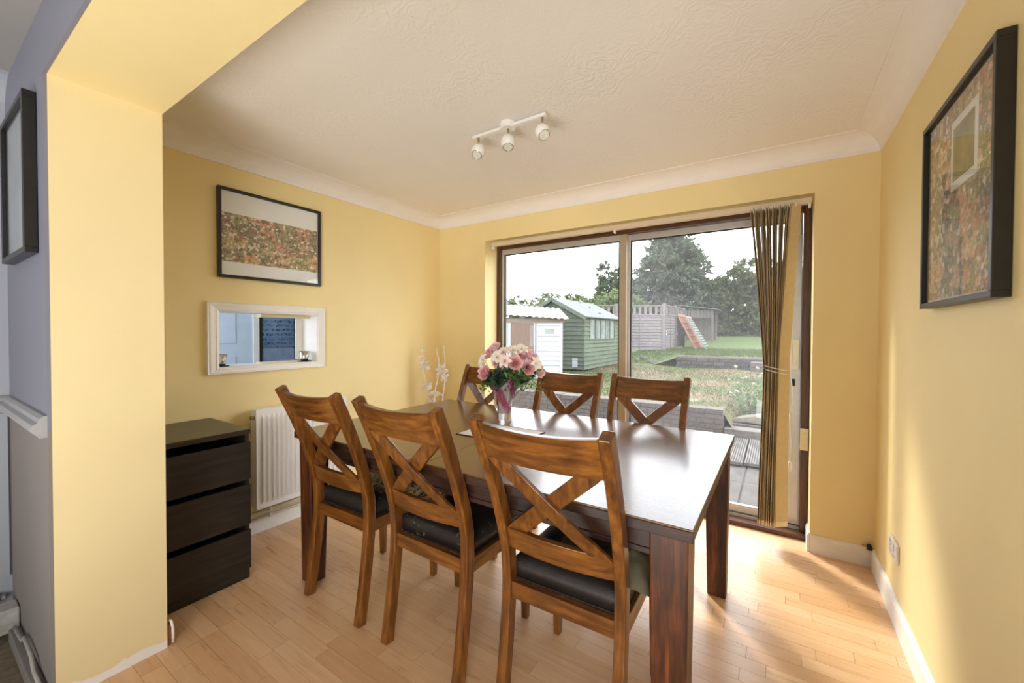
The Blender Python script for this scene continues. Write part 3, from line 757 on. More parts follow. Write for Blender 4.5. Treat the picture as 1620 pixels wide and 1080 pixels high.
spray('eucalyptus_spray', 'small leaved green spray drooping at the left of the vase', vf(-.13, .05, .20), M['leafgreen'], 60, .022, .02, 'green sprays in the bouquet')
spray('eucalyptus_spray', 'pale variegated spray drooping at the right of the vase', vf(.18, .05, .20), M['leafpale'], 90, .018, .024, 'green sprays in the bouquet')
spray('eucalyptus_spray', 'bushy green spray right of the middle', vf(.13, .03, .28), M['leafgreen'], 90, .024, .026, 'green sprays in the bouquet')
spray('eucalyptus_spray', 'bright green tuft over the vase rim in front', vf(.05, .085, .245), M['leafgreen'], 90, .026, .022, 'green sprays in the bouquet')
spray('leaf_spray', 'broad dark green leaves at the middle of the bouquet', vf(-.04, .07, .25), M['leafdark'], 26, .058, .018, 'green sprays in the bouquet', True)
spray('leaf_spray', 'dark green leaves over the left of the vase rim', vf(-.09, .05, .25), M['leafdark'], 24, .055, .02, 'green sprays in the bouquet', True)
spray('leaf_spray', 'dark leaves hidden under the right hand roses', vf(.12, .01, .27), M['leafdark'], 24, .05, .03, 'green sprays in the bouquet', True)
spray('leaf_spray', 'dark leaves at the back of the bouquet', vf(.0, -.05, .29), M['leafdark'], 26, .05, .035, 'green sprays in the bouquet', True)

# ---- chest of drawers
CY0, CY1, CX = .618, 1.026, -2.298
t = thing('chest_of_drawers', 'black brown three drawer chest behind the yellow pier', 'chest', (CX, CY0, 0))
dw = CY1-CY0
bd = MB(); bd.box(-.48, -.02, 0, .018, 0, .762).box(-.48, -.02, dw-.018, dw, 0, .762).box(-.48, -.47, .018, dw-.018, 0, .762).box(-.475, -.04, .018, dw-.018, .05, .064)
bd.build('carcass', M['chest'], t, bevel=.0015)
B(-.485, .0, 0, dw, .763, .788).build('top', M['chesttop'], t, bevel=.002)
B(-.035, -.022, .019, dw-.019, .0, .05).build('plinth', M['chest'], t)
for z0, z1 in ((.527, .722), (.292, .500), (.060, .262)):
    d_ = B(-.018, .0, .001, dw-.001, z0, z1).build('drawer', M['chest'], t, bevel=.0015)
    B(-.45, -.019, .02, dw-.02, z0+.02, z1-.03).build('drawer_box', M['chest'], d_)

# ---- radiator
RX, RY0, RY1, RZ0, RZ1 = XL+.055, 1.237, 1.872, .182, .803
t = thing('radiator', 'white panel radiator on the yellow wall below the hatch', 'radiator', (RX, RY0, 0))
pr = MB(); n = 19; L = RY1-RY0; pts = [(0.0, 0.0)]
xs = [(0, .0), (.024, 0)]
pitch_ = (L-.05)/n
for k in range(n):
    y0 = .025+k*pitch_
    xs += [(y0+pitch_*.18, 0), (y0+pitch_*.34, .010), (y0+pitch_*.70, .010), (y0+pitch_*.86, 0)]
xs += [(L, 0)]
rows = [(RZ0+.03, 0), (RZ0+.055, 1), (RZ1-.055, 1), (RZ1-.03, 0)]
def prow(z, k): return [Vector((.046+d*k, yy, z)) for yy, d in xs]
k0 = 0; R_ = [[Vector((.046, yy, RZ0)) for yy, d in xs]]+[prow(z, k) for z, k in rows]+[[Vector((.046, yy, RZ1)) for yy, d in xs]]
nn = len(xs); mv = []; mf = []
for r_ in R_: mv += r_
for i in range(len(R_)-1):
    for j in range(nn-1): mf.append((i*nn+j, i*nn+j+1, (i+1)*nn+j+1, (i+1)*nn+j))
pr.add(mv, mf)
pr.box(.034, .0455, 0, L, RZ0, RZ1)
pr.build('front_panel', M['radiator'], t)
B(-.02, -.008, 0, L, RZ0, RZ1).build('rear_panel', M['radiator'], t)
for yy in (-.002, L-.004): B(-.02, .048, yy, yy+.006, RZ0+.01, RZ1+.004).build('side_cover', M['radiator'], t, bevel=.002)
g = B(-.02, .048, .006, L-.006, RZ1-.002, RZ1+.005).build('top_grille', M['radiator'], t, bevel=.002)
for yy in (.2, L-.2): B(-.0545, -.021, yy-.02, yy+.02, .3, .7).build('bracket', M['radiator'], t)
MB().tube([(.02, -.022, RZ1-.045), (.02, .0, RZ1-.045)], .013, 10).build('bleed_valve', M['brass'], t)
v_ = MB().tube([(.015, L+.002, RZ0+.04), (.015, L+.04, RZ0+.04)], .009, 8).tube([(.015, L+.04, RZ0-.12), (.015, L+.04, RZ0+.06)], .008, 8).build('valve', M['chrome'], t)
MB().tube([(.015, L+.04, RZ0+.06), (.015, L+.04, RZ0+.12)], [.018, .016], 12).build('valve_cap', M['whiteplastic'], v_)
for z_, nm in ((.138, 'upper'), (.098, 'lower')):
    p_ = thing('heating_pipe', f'{"cream upper" if nm=="upper" else "cream lower"} heating pipe running below the radiator', 'pipe', (XL+.03, 1.05, z_))
    MB().tube([(0, 0, 0), (0, 1.0, 0)], .0085, 10).build('pipe', M['beige_pipe'], p_, smooth=True)
    MB().tube([(0, .295, 0), (0, .305, 0)], .014, 10).build('clip', M['whiteplastic'], p_)
    B(-.03, 0, .293, .307, -.006, .006).build('clip_base', M['whiteplastic'], p_)

# ---- vertical blind
t = thing('vertical_blind', 'beige vertical blind drawn to the right and tied with a cord', 'blind', (0, 0, 0))
B(DX0+.06, DX1-.012, YD+.012, YD+.052, 2.068, 2.104).build('head_rail', M['rail'], t, bevel=.004)
for xx in (DX0+.065, -1.05, DX1-.03): B(xx, xx+.014, YD+.015, YD+.045, 2.045, 2.072).build('rail_bracket', M['whiteplastic'], t, bevel=.002)
NS = 18; yb = YD+.0
for k in range(NS+1):
    u = k/NS; last = k == NS
    xt, xw, xb = -.152+.222*u, -.068+.085*u, -.088+.095*u
    if last: xt, xw, xb = .078, .030, .030
    mb = MB(); ang0, angw = (R(84)+R(8)*math.sin(k*2.3), R(82)+R(6)*math.sin(k*1.7)) if not last else (R(48), R(44))
    nz = 16; P = []
    for i in range(nz+1):
        v = i/nz; z = 2.066-(2.066-.118)*v
        f = v/.49 if v < .49 else (v-.49)/.51
        s_ = f*f*(3-2*f)
        x = xt+(xw-xt)*(f**.9) if v < .49 else xw+(xb-xw)*s_
        a = ang0+(angw-ang0)*min(1, v/.49); hw = .0435 if not last else .042
        yc = yb-.010 if v < .08 else yb-.010-.0*v
        dx, dy = math.cos(a)*hw, math.sin(a)*hw
        P.append([Vector((x-dx, yc-dy*1.0, z)), Vector((x-dx*.0+.0015*math.sin(k), yc, z)), Vector((x+dx, yc+dy, z))])
    rs = []
    for r_ in P:
        nrm = Vector((-math.sin(ang0), math.cos(ang0), 0))*.0006
        rs.append([r_[0]-nrm, r_[1]-nrm, r_[2]-nrm, r_[2]+nrm, r_[1]+nrm, r_[0]+nrm])
    so = mb.rings(rs).build('slat', M['blindface'] if last else M['blind'], t, smooth=False)
    e = P[-1]; MB().beam(e[0]+Vector((0, 0, .012)), e[2]+Vector((0, 0, .012)), .003, .03).build('bottom_weight', M['cream'], so)
    MB().box(xt-.004, xt+.004, yb-.02, yb+.03, 2.055, 2.072).build('hanger', M['whiteplastic'], so)
lp_ = [(-.075+.062*(1-math.cos(a))*.97, yb-.012+.06*math.sin(a), 1.10-.014*(1-math.cos(a))) for a in [i*2*math.pi/20 for i in range(21)]]
MB().tube(lp_, .0028, 6).build('tie_cord', M['whiteplastic'], t, smooth=True)
MB().tube([(x, yy, z-.022-.02*max(0, x)) for x, yy, z in lp_], .0025, 6).build('tie_cord', M['whiteplastic'], t, smooth=True)
cd = MB().tube([(.072, yb+.03, 2.06), (.070, yb+.03, 1.3), (.066, yb+.028, 1.05), (.083, yb+.03, .88), (.064, yb+.026, .80), (.074, yb+.028, .62), (.068, yb+.028, .50)], .003, 6).build('control_chain', M['whiteplastic'], t, smooth=True)
MB().lathe([(.004, .0), (.011, .005), (.013, .03), (.008, .06), (.003, .066)], 10, (.069, yb+.028, .45)).build('chain_weight', M['whiteplastic'], cd, smooth=True)

# ---- spotlight bar
t = thing('ceiling_spotlight_bar', 'white three spot light bar on the ceiling', 'ceiling light', (-1.20, 1.79, ZCEIL))
MB().lathe([(0, -.032), (.036, -.032), (.043, -.026), (.043, -.0015), (0, -.0015)], 28, cap=False).build('ceiling_rose', M['whiteplastic'], t, smooth=False)
MB().box(-.228, .228, -.0155, .0155, -.030, -.014).build('bar', M['whiteplastic'], t, bevel=.004)
M['lampglass'] = plain('frosted_lamp_face', (.72, .72, .64), .25, .2, 120)
for x, dirv in ((-.196, (.03, -.5, -.8)), (.0, (.16, -.25, -.9)), (.205, (.55, -.35, -.8))):
    hd = Vector(dirv).normalized(); qt = hd.to_track_quat('-Z', 'Y').to_euler()
    s_ = MB().tube([(x, 0, -.028), (x, 0, -.066)], .0055, 10).build('stem', M['brass'], t, smooth=True)
    hprof = [(.0, .040), (.012, .039), (.024, .033), (.035, .018), (.039, 0), (.037, -.016), (.030, -.030), (.027, -.033), (.027, -.026), (.0, -.026)]
    h_ = MB().lathe(hprof, 24, cap=False).build('lamp_head', M['whiteplastic'], t, smooth=True, loc=(x, 0, -.100)); h_.rotation_euler = qt
    MB().rings([[Vector((rr*math.cos(a), rr*math.sin(a), z)) for rr, z in ((.026, -.031), (.0295, -.033), (.028, -.0355), (.0255, -.034))] for a in [k*2*math.pi/24 for k in range(24)]], closed=True).build('bezel', M['chrome'], h_, smooth=True)
    MB().lathe([(0, -.031), (.0255, -.031), (.0255, -.0265), (0, -.0265)], 24, cap=False).build('bulb_face', M['lampglass'], h_)

# ---- pictures
def picture(name, label, loc, rz, w_, h_, fw_, dep, mount, pmat, pr_):
    t = thing(name, label, 'picture', loc, rz)          # local: x across, +y out of wall
    f = MB(); x, z = w_/2, h_/2
    f.box(-x, x, 0, dep, z-fw_, z).box(-x, x, 0, dep, -z, -z+fw_).box(-x, -x+fw_, 0, dep, -z+fw_, z-fw_).box(x-fw_, x, 0, dep, -z+fw_, z-fw_)
    f.build('frame', M['blackframe'], t, bevel=.002)
    B(-x+fw_, x-fw_, .002, dep*.45, -z+fw_, z-fw_).build('mount', mount, t)
    if pr_:
        a, b, c, d = pr_; B(a, b, dep*.45, dep*.45+.0015, c, d).build('print', pmat, t)
    B(-x+fw_, x-fw_, dep*.7, dep*.7+.002, -z+fw_, z-fw_).build('glass', M['picglass'], t)
    return t
picture('framed_photo_collage', 'black framed landscape photo collage above the serving hatch', (XL+.001, 1.392, 1.890), R(-90), .646, .540, .018, .026, M['paper'], M['collage'], (-.302, .302, -.172, .122))
picture('framed_photo_collage', 'large black framed photo collage on the right hand wall', (XR-.001, 1.742, 1.704), R(90), .59, .635, .018, .034, M['paper'], M['collagebig'], (-.27, .27, -.29, .295))
t = picture('framed_print', 'black framed grey print on the blue grey lounge wall', (-2.43, Y2-.005, 1.85), R(180), .50, .56, .02, .034, plain('grey_print_paper', (.45, .46, .47), .7, .15, 6), None, None)
pp = bpy.data.objects.get('framed_photo_collage.001')
B(-.14, .06, .017, .0185, .03, .24).build('inset_border', M['paper'], pp)
B(-.12, .04, .0187, .0195, .055, .215).build('inset_photo', plain('meadow_photo', (.24, .22, .06), .5, .5, 14), pp)

# ---- cups on the hatch sill
for (yy, lab) in ((1.115, 'small steel cup on a dark coaster at the left of the hatch sill'), (1.645, 'small steel cup on a dark coaster at the right of the hatch sill')):
    t = thing('steel_cup', lab, 'cup', (XL-.075, yy, HZ0), group='steel cups on the hatch sill')
    MB().lathe([(0, .0005), (.045, .0005), (.045, .006), (0, .006)], 20, cap=False).build('coaster', M['black'], t)
    MB().lathe([(0, .0065), (.024, .0065), (.026, .02), (.036, .075), (.034, .075), (.024, .022), (0, .014)], 24, cap=False).build('bowl', M['chrome'], t, smooth=True)
    MB().tube([(.036, 0, .07), (.052, 0, .06), (.050, 0, .035), (.030, 0, .03)], .003, 6).build('handle', M['chrome'], t, smooth=True)

# ---- double socket
t = thing('wall_socket', 'white double socket low on the right wall', 'socket', (XR-.0005, 2.50, .315), R(90))
B(-.073, .073, .0, .012, -.043, .043).build('plate', M['whiteplastic'], t, bevel=.004)
for sx in (-1, 1):
    B(sx*.035-.006, sx*.035+.006, .0122, .0155, .018, .034).build('switch', M['whiteplastic'], t, bevel=.0015)
    MB().box(sx*.035-.003, sx*.035+.003, .0118, .0124, .0, .010).box(sx*.035-.014, sx*.035-.007, .0118, .0124, -.02, -.015).box(sx*.035+.007, sx*.035+.014, .0118, .0124, -.02, -.015).build('pin_holes', M['black'], t)
t = thing('pipe_stub', 'short dark capped pipe stub in the corner above the skirting', 'pipe', (XR-.024, YD-.026, .105))
MB().lathe([(0, -.004), (.010, -.004), (.012, .0), (.012, .018), (.008, .026), (0, .026)], 14, cap=False).build('cap', M['black'], t, smooth=True)
MB().tube([(-.03, .008, .012), (-.012, .004, .012)], .005, 8).build('copper_tail', plain('copper', (.6, .25, .12), .35, .1, Metallic=1.0), t)

# ---- white twig arrangement in the corner
M['twig'] = plain('white_painted_twig', (.84, .82, .80), .6, .04)
M['paperflower'] = plain('white_paper_flower', (.86, .83, .82), .7, .04)
M['floorvase'] = plain('white_ceramic', (.80, .78, .74), .25, .03)
TXC, TYC = -2.60, 2.70
t = thing('floor_vase', 'tall white floor vase in the corner behind the table', 'vase', (TXC, TYC, 0))
MB().lathe([(0, .0), (.06, 0), (.085, .03), (.10, .15), (.085, .30), (.055, .42), (.05, .48), (.06, .52), (.054, .52), (.045, .48), (.05, .42), (0, .06)], 28, cap=False).build('body', M['floorvase'], t, smooth=True)
MB().lathe([(.055, .515), (.064, .52), (.062, .53), (.054, .53)], 28, cap=False).build('rim', M['floorvase'], t, smooth=True)
def twig(label, pts, flowers):
    t = thing('white_twig', label, 'twig', (TXC, TYC, .30), group='white twigs in the floor vase')
    P = [Vector(p)-Vector((0, 0, .30)) for p in pts]
    Q = []
    for a, b in zip(P, P[1:]):
        for k in range(4): Q.append(a.lerp(b, k/4)+Vector((random.gauss(0, .004), random.gauss(0, .004), 0)))
    Q.append(P[-1])
    MB().tube(Q, [.0065*(1-.6*i/len(Q)) for i in range(len(Q))], 6).build('branch', M['twig'], t, smooth=True)
    for a, b, z, r_ in flowers:
        f = MB(); c = Vector((a, b, z-.30))
        r_ *= 1.25
        for k in range(9):
            th = k*2.4; e = Vector((math.cos(th), math.sin(th), random.uniform(-.3, .9))).normalized(); s2 = e.orthogonal().normalized()
            f.add([c, c+e*r_*.6+s2*r_*.4, c+e*r_, c+e*r_*.6-s2*r_*.4], [(0, 1, 2, 3)])
        f.build('paper_flower', M['paperflower'], t, smooth=True)
W2 = lambda a, z: Vector((cr.x*a, cr.y*a, z))
def tw(label, s, fl):
    twig(label, [(0, 0, .34)]+[(cr.x*a, cr.y*a, z) for a, z in s], [(cr.x*a, cr.y*a, z, r_) for a, z, r_ in fl])
tw('white painted twig leaning left, dense with paper blossoms', [(-.03, .60), (-.075, .80), (-.115, 1.0), (-.11, 1.18)], [(-.07, .80, .045), (-.085, .78, .03), (-.108, 1.0, .036), (-.118, 1.06, .032), (-.112, 1.12, .026), (-.12, .96, .03), (-.085, .97, .04), (-.088, 1.01, .03), (-.06, .70, .03), (-.04, .64, .03)])
tw('white painted twig with a loose curl, its blossoms clustered mid height', [(-.01, .62), (.01, .80), (.04, .92), (.035, 1.05), (.015, 1.10), (.02, 1.15)], [(-.005, .73, .05), (.05, .90, .035), (.035, .95, .03), (.06, .98, .032), (.075, .93, .03), (.05, .73, .025)])
tw('thin white painted twig, straight and furthest right', [(.06, .60), (.085, .80), (.09, 1.0), (.085, 1.17)], [(.085, .86, .03), (.09, .90, .035), (.1, .94, .026), (.08, .62, .02)])
tw('short white painted twig low among the others', [(-.03, .58), (-.02, .66), (-.015, .70)], [(-.02, .66, .028), (.0, .62, .03), (.02, .62, .025)])

# ================================================================== GARDEN
ZP, ZL, ZU = -.15, .24, .60
M['soil'] = plain('dry_soil', (0.198, 0.16, 0.106), .95, .35, 3, .6, 20)
def grassmat(name, g1, g2, dry, amt):
    q = NT(name); v = q.coord(); f = q.noise(v, 1.7, 4, .6); d = q.noise(v, .55, 4, .62, .6); s_ = q.noise(v, 30, 3)
    c = q.ramp(f, [(.3, g1), (.7, g2)]); c = q.mix(q.ramp(d, [(amt, (0, 0, 0)), (amt+.12, (1, 1, 1))]), c, dry)
    c = q.mix(.3, c, q.ramp(s_, [(.3, tuple(x*.7 for x in g1[:3])), (.7, tuple(min(1, x*1.3) for x in g2[:3]))]))
    q.base(c, .9); q.bump(s_, .6, .03)
    return q.m
M['lawn'] = grassmat('dry_lawn', (.046, .054, .007), (.070, .073, .013), (.135, .088, .045, 1), .46)
M['lawn2'] = grassmat('green_lawn', (.044, .068, .007), (.068, .090, .013), (.08, .08, .022, 1), .62)
def brickmat(name, cols, rough=.9):
    q = NT(name); oi = q.node('ObjectInfo').outputs['Random']; v = q.coord((1, 1, 1), True)
    c = q.ramp(oi, [(i/(len(cols)-1), c_) for i, c_ in enumerate(cols)])
    n = q.noise(v, 22, 6, .7)
    c = q.mix(q.math('MULTIPLY', q.ramp(n, [(.45, (0, 0, 0)), (.75, (1, 1, 1))]), .4), c, (.20, .185, .165, 1))
    q.base(c, rough); q.bump(n, .5, .01); return q.m
M['brick'] = brickmat('weathered_brick', [(.06, .047, .04), (.085, .066, .053), (.07, .052, .044), (.10, .082, .066)])
M['block'] = brickmat('dark_walling_block', [(.035, .031, .026), (.05, .043, .036), (.032, .028, .025), (.065, .056, .046)])
M['mortar'] = plain('mortar', (.13, .115, .10), .95, .15, 20)
M['paving'] = plain('rough_paving', (.068, .06, .05), .95, .35, 5, .7, 60)
M['sleeper'] = wood('weathered_timber', (0.0684, 0.057, 0.0456), (0.122, 0.106, 0.0874), (0.182, 0.16, 0.137), 'x', .9, .3)
M['deck'] = wood('grey_decking', (.065, .057, .05), (.115, .10, .085), (.155, .138, .118), 'y', .9, .2)
M['rock'] = plain('sandstone', (.13, .108, .08), .95, .2, 10, .6, 40)

g = MB(); g.box(-16, 10, YO, 6.42, -.40, ZP-.03)
struct(g.build('ground_patio', M['soil']), 'ground under the patio')
# paving slabs
pat = struct(MB().box(-4.6, 3.0, YO, 6.2, ZP-.045, ZP-.018).build('patio', M['mortar']), 'rough grey paved patio outside the door')
for i in range(12):
    for j in range(4):
        x0 = -4.5+i*.605; y0 = 3.29+j*.605
        dz = random.uniform(-.004, .006)
        if j == 3 and x0 > -1.2 : continue
        o_ = B(.006, .598, .006, .598, -.04, 0).build('paving_slab', M['paving'], pat, bevel=.006, seg=1, loc=(x0, y0, ZP+dz))
# lawns
def lawn(name, x0, x1, y0, y1, zf, mat, label, nx=50, ny=40, base=-.4):
    mb = MB(); k = len(mb.V)
    for i in range(nx+1):
        for j in range(ny+1):
            x, yy = x0+(x1-x0)*i/nx, y0+(y1-y0)*j/ny
            mb.V.append((x, yy, zf(x, yy)+.03*math.sin(x*1.7+yy)*math.sin(yy*1.3-x*.6)))
    for i in range(nx):
        for j in range(ny):
            a = i*(ny+1)+j; mb.F.append((a, a+ny+1, a+ny+2, a+1))
    return struct(mb.build(name, mat, smooth=True), label)
sm = lambda a, b, x: (lambda t_: t_*t_*(3-2*t_))(max(0, min(1, (x-a)/(b-a))))
def z_low(x, yy):
    z = ZL-.015
    z -= .22*sm(-.61, -.50, x)*(1-sm(6.5, 8.0, yy))          # the bank dips to the step right of the brick wall
    return z
def z_up(x, yy):
    z = ZU-.02+.50*sm(18.8, 26, yy); k = 1-sm(-2.85, -2.45, x)
    return z-k*.36*(1-sm(13.5, 15.6, yy))
struct_l = lawn('lawn_lower', -13, 7, 6.25, 13.5, z_low, M['lawn'], 'lower lawn, dry and patchy', 160, 60)
lawn('lawn_upper', -25, 22, 13.42, 40, z_up, M['lawn2'], 'upper lawn, greener')
struct(B(-25, 22, 13.45, 40, -.4, .16).build('ground_terrace', M['soil']), 'earth under the upper lawn')
struct(B(-25, 22, 24, 70, -.4, .98).build('ground_beyond', M['soil']), 'earth beyond the trees')
# ground strip left: patio level to sheds
def blades(n, x0, x1, y0, y1, zf, h, mat, name, label):
    px = rng.uniform(x0, x1, n); py = rng.uniform(y0, y1, n)
    V = []; F = []
    for a, b in zip(px, py):
        z = zf(a, b)-.02+.03*math.sin(a*1.7+b)*math.sin(b*1.3-a*.6); hh = h*random.uniform(.5, 1.4); th = random.uniform(0, 6.28); w_ = .005+.004*random.random()
        lx, ly = random.gauss(0, hh*.45), random.gauss(0, hh*.45); k = len(V)
        V += [(a-w_*math.cos(th), b-w_*math.sin(th), z), (a+w_*math.cos(th), b+w_*math.sin(th), z), (a+lx, b+ly, z+hh)]; F.append((k, k+1, k+2))
    mb = MB(); mb.V, mb.F = V, F
    o = mb.build(name, mat); o['kind'] = 'stuff'; tag(o, label, 'grass'); return o
blades(38000, -5.2, .9, 6.5, 13.2, z_low, .05, M['lawn'], 'lawn_grass', 'short patchy grass blades of the lower lawn')
blades(26000, -4.5, 3.5, 13.6, 19, z_up, .10, M['lawn2'], 'lawn_grass', 'longer green grass of the upper lawn')

# lower brick retaining wall
rw = thing('garden_wall', 'low weathered brick retaining wall at the edge of the patio', 'wall', (0, 0, 0))
WX0, WX1, WY = -5.4, -.61, 6.20
B(WX0+.01, WX1-.004, WY+.006, WY+.20, ZP-.05, ZL-.012).build('mortar_core', M['mortar'], rw)
bh, bl = .0685, .225
brick_me = B(.0, bl-.010, 0, .10, 0, bh-.009).mesh('brick', M['brick'])
half_me = B(.0, bl/2-.010, 0, .10, 0, bh-.009).mesh('brick', M['brick'])
rows_ = 5
for r_ in range(rows_):
    x = WX1-(bl/2 if r_ % 2 else 0)
    if r_ % 2: share('brick', half_me, rw, (WX1-bl/2+.005, WY-.004, ZP-.01+r_*bh))
    while x-bl > WX0:
        x -= bl; share('brick', brick_me, rw, (x+.005, WY-.004+random.uniform(-.003, .003), ZP-.01+r_*bh))
cop_me = B(.0, .215, -.012, .22, 0, .06).mesh('coping_brick', M['brick'])
x = WX1
while x-.22 > WX0:
    x -= .222; share('coping_brick', cop_me, rw, (x, WY, ZP-.01+rows_*bh+random.uniform(-.002, .004)), (random.uniform(-.01, .01), random.uniform(-.015, .015), 0))
# sleeper step, decking panel, flat rock
t = thing('timber_sleeper', 'weathered timber sleeper forming a step beside the brick wall', 'sleeper', (-.60, 6.17, ZP))
B(0, 1.5, 0, .24, 0, .155).build('beam', M['sleeper'], t, bevel=.008)
struct(MB().box(-.61, 7, 6.42, 8.0, -.4, -.06).box(-13, -.612, 6.40, 8.0, -.4, .17).build('ground_bank', M['soil']), 'earth behind the brick wall and the sleeper step')
t = thing('stone_ledge', 'rough grey stone ledge behind the timber sleeper', 'stone', (-.60, 6.42, ZP))
MB().slab(lambda u, v: (u*1.5, v*.42, .115+.02*v+.008*math.sin(u*9+v*5)), 10, 6, (0, 0, .11)).build('slab', M['paving'], t, smooth=False)
t = thing('flat_rock', 'flat wedge shaped sandstone rock lying above the sleeper', 'rock', (-.33, 6.62, .035))
MB().add([(-.2,-.1,0), (.24,-.12,0), (.22,.16,0), (-.18,.12,0), (-.17,-.08,.05), (.12,-.1,.12), (.14,.1,.13), (-.1,.1,.07), (.0,-.13,.02)], [(0,3,2,1), (4,5,6,7), (0,8,5,4), (8,1,5), (0,1,8), (1,2,6,5), (2,3,7,6), (3,0,4,7)]).build('stone', M['rock'], t, bevel=.01)
t = thing('decking_panel', 'panel of grey grooved decking boards lying on the patio', 'decking', (-.98, 5.02, ZP+.004))
for k in range(9):
    pts = []; nb = 7; wv = .160
    for q in range(nb):
        a = q/nb*wv; pts += [(a+.002, .0), (a+.005, .012), (a+wv/nb-.005, .012), (a+wv/nb-.002, 0)]
    sec = [(pts[0][0], -.02)]+pts+[(pts[-1][0], -.02)]
    rs = [[Vector((x_, yy, .03+z_+.02*(yy/1.1))) for x_, z_ in sec] for yy in (0, 1.08)]
    MB().rings(rs).build('plank', M['deck'], t, loc=(k*.172, random.uniform(-.02, .02), random.uniform(0, .006)))
MB().box(0, 1.55, .12, .18, 0, .012).box(0, 1.55, .85, .91, 0, .024).build('batten', M['deck'], t)

# upper block wall
uw = thing('terrace_wall', 'low dark block wall holding up the upper lawn', 'wall', (0, 0, 0))
B(-2.62, 4.0, 13.36, 13.5, ZL-.05, ZU-.015).build('core', M['mortar'], uw)
blk = B(0, .29, 0, .12, 0, .105).mesh('block', M['block'])
for r_ in range(3):
    x = -2.63+(.15 if r_ % 2 else 0)
    while x < 2.4: share('block', blk, uw, (x, 13.26+random.uniform(-.008, .008), ZL-.03+r_*.115)); x += .30
t = thing('stone_pier', 'low pale stone plinth in front of the terrace wall', 'stone', (-.62, 12.75, ZL-.03))
for k in range(3):
    for j in range(2):
        B(.002, .318, 0, .34, .002, .138).build('block', M['brick'], t, bevel=.008, seg=1, loc=(k*.33, 0, j*.145))
t = thing('stone_heap', 'heap of broken stones below the lap fence', 'stone', (-3.6, 14.3, ZL+.0))
for k in range(16):
    a = random.uniform(.08, .2); mb = MB()
    pts = [Vector((random.gauss(0, 1), random.gauss(0, 1), random.gauss(0, .6))).normalized() for _ in range(1)]
    mb.lathe([(0, 0), (a*.6, 0), (a*.55, a*.28), (a*.3, a*.4), (0, a*.42)], 6, cap=False, f=lambda r_, z, q: (r_*(1+.25*math.sin(q*2+k)), z))
    mb.build('stone', M['rock'] if k % 3 else M['paving'], t, loc=(lambda a_, b_: (a_, b_, z_up(-3.6+a_, 14.3+b_)-ZL+.05))(random.uniform(-1.5, .8), random.uniform(-.8, .4)))

# ---- sheds
M['whiteboard'] = plain('white_painted_board', (.36, .37, .38), .6, .05, 12)
M['greenboard'] = wood('green_weathered_board', (0.0418, 0.0532, 0.038), (0.076, 0.0912, 0.0646), (0.114, 0.129, 0.095), 'x', .85, .3)
M['greenboard_y'] = wood('green_weathered_board_y', (0.0418, 0.0532, 0.0365), (0.0836, 0.103, 0.0646), (0.122, 0.141, 0.0912), 'y', .85, .3)
M['feltgrey'] = plain('grey_roof_felt', (.11, .115, .12), .9, .12, 10, .5, 60)
M['corrugated'] = plain('corrugated_sheet', (.075, .072, .068), .6, .2, 5)
M['browndoor'] = wood('brown_shed_door', (0.0912, 0.057, 0.0418), (0.129, 0.0836, 0.0608), (0.16, 0.106, 0.0798), 'z', .8, .2)
M['palebrown'] = wood('fascia_board', (0.0912, 0.0646, 0.0456), (0.137, 0.103, 0.076), (0.175, 0.137, 0.103), 'x', .8, .3)
# white shed, turned to face the house
t = thing('white_shed', 'white weatherboarded shed with brown door and corrugated roof', 'shed', (-4.12, 8.40, ZL-.06), yaw)
Wd = 2.3; H1 = 1.36
B(-Wd+.02, -.02, .02, 1.75, 0, H1-.02).build('carcass', M['whiteboard'], t)
def boards(x0, x1, n, z0, z1, yv, parent, mat, axis='x', lap=.022):
    h_ = (z1-z0)/n
    for k in range(n):
        a = z0+k*h_; sec = [(yv, a+.008), (yv-lap, a+.008), (yv-.006, a+h_-.004), (yv, a+h_-.004)]
        MB().rings([[Vector((x_, p, z)) for p, z in sec] for x_ in (x0, x1)]).build('board', mat, parent)
boards(-.56, -.03, 12, 0, H1, .02, t, M['whiteboard']); boards(-1.9, -1.24, 12, 0, H1, .02, t, M['whiteboard'])
for x_ in (-.03, -.62, -1.27, -1.22, -.60): B(x_-.035, x_+.035, -.005, .03, 0, H1).build('corner_board', M['whiteboard'], t)
d_ = B(-1.18, -.66, -.004, .019, .02, H1-.05).build('door', M['browndoor'], t, bevel=.004)
MB().box(-.74, -.70, -.03, -.004, .6, .7).build('latch', M['black'], d_)
B(-Wd, .06, -.03, .02, H1-.03, H1+.06).build('fascia', M['palebrown'], t, bevel=.004)
wn_ = B(-.42, -.18, -.008, .018, 1.06, 1.20).build('window', M['whiteboard'], t); B(-.405, -.195, -.0125, -.0082, 1.075, 1.185).build('pane', M['shedglass'], wn_)
def corr(u, v):
    x_ = -Wd-.05+(Wd+.2)*u; y_ = -.12+2.0*v
    return (x_, y_, H1+.06+.17*(1-u)+.36*v-.02+.012*math.sin(u*110))
MB().slab(corr, 120, 3, (0, 0, .008)).build('roof', M['corrugated'], t, smooth=False)
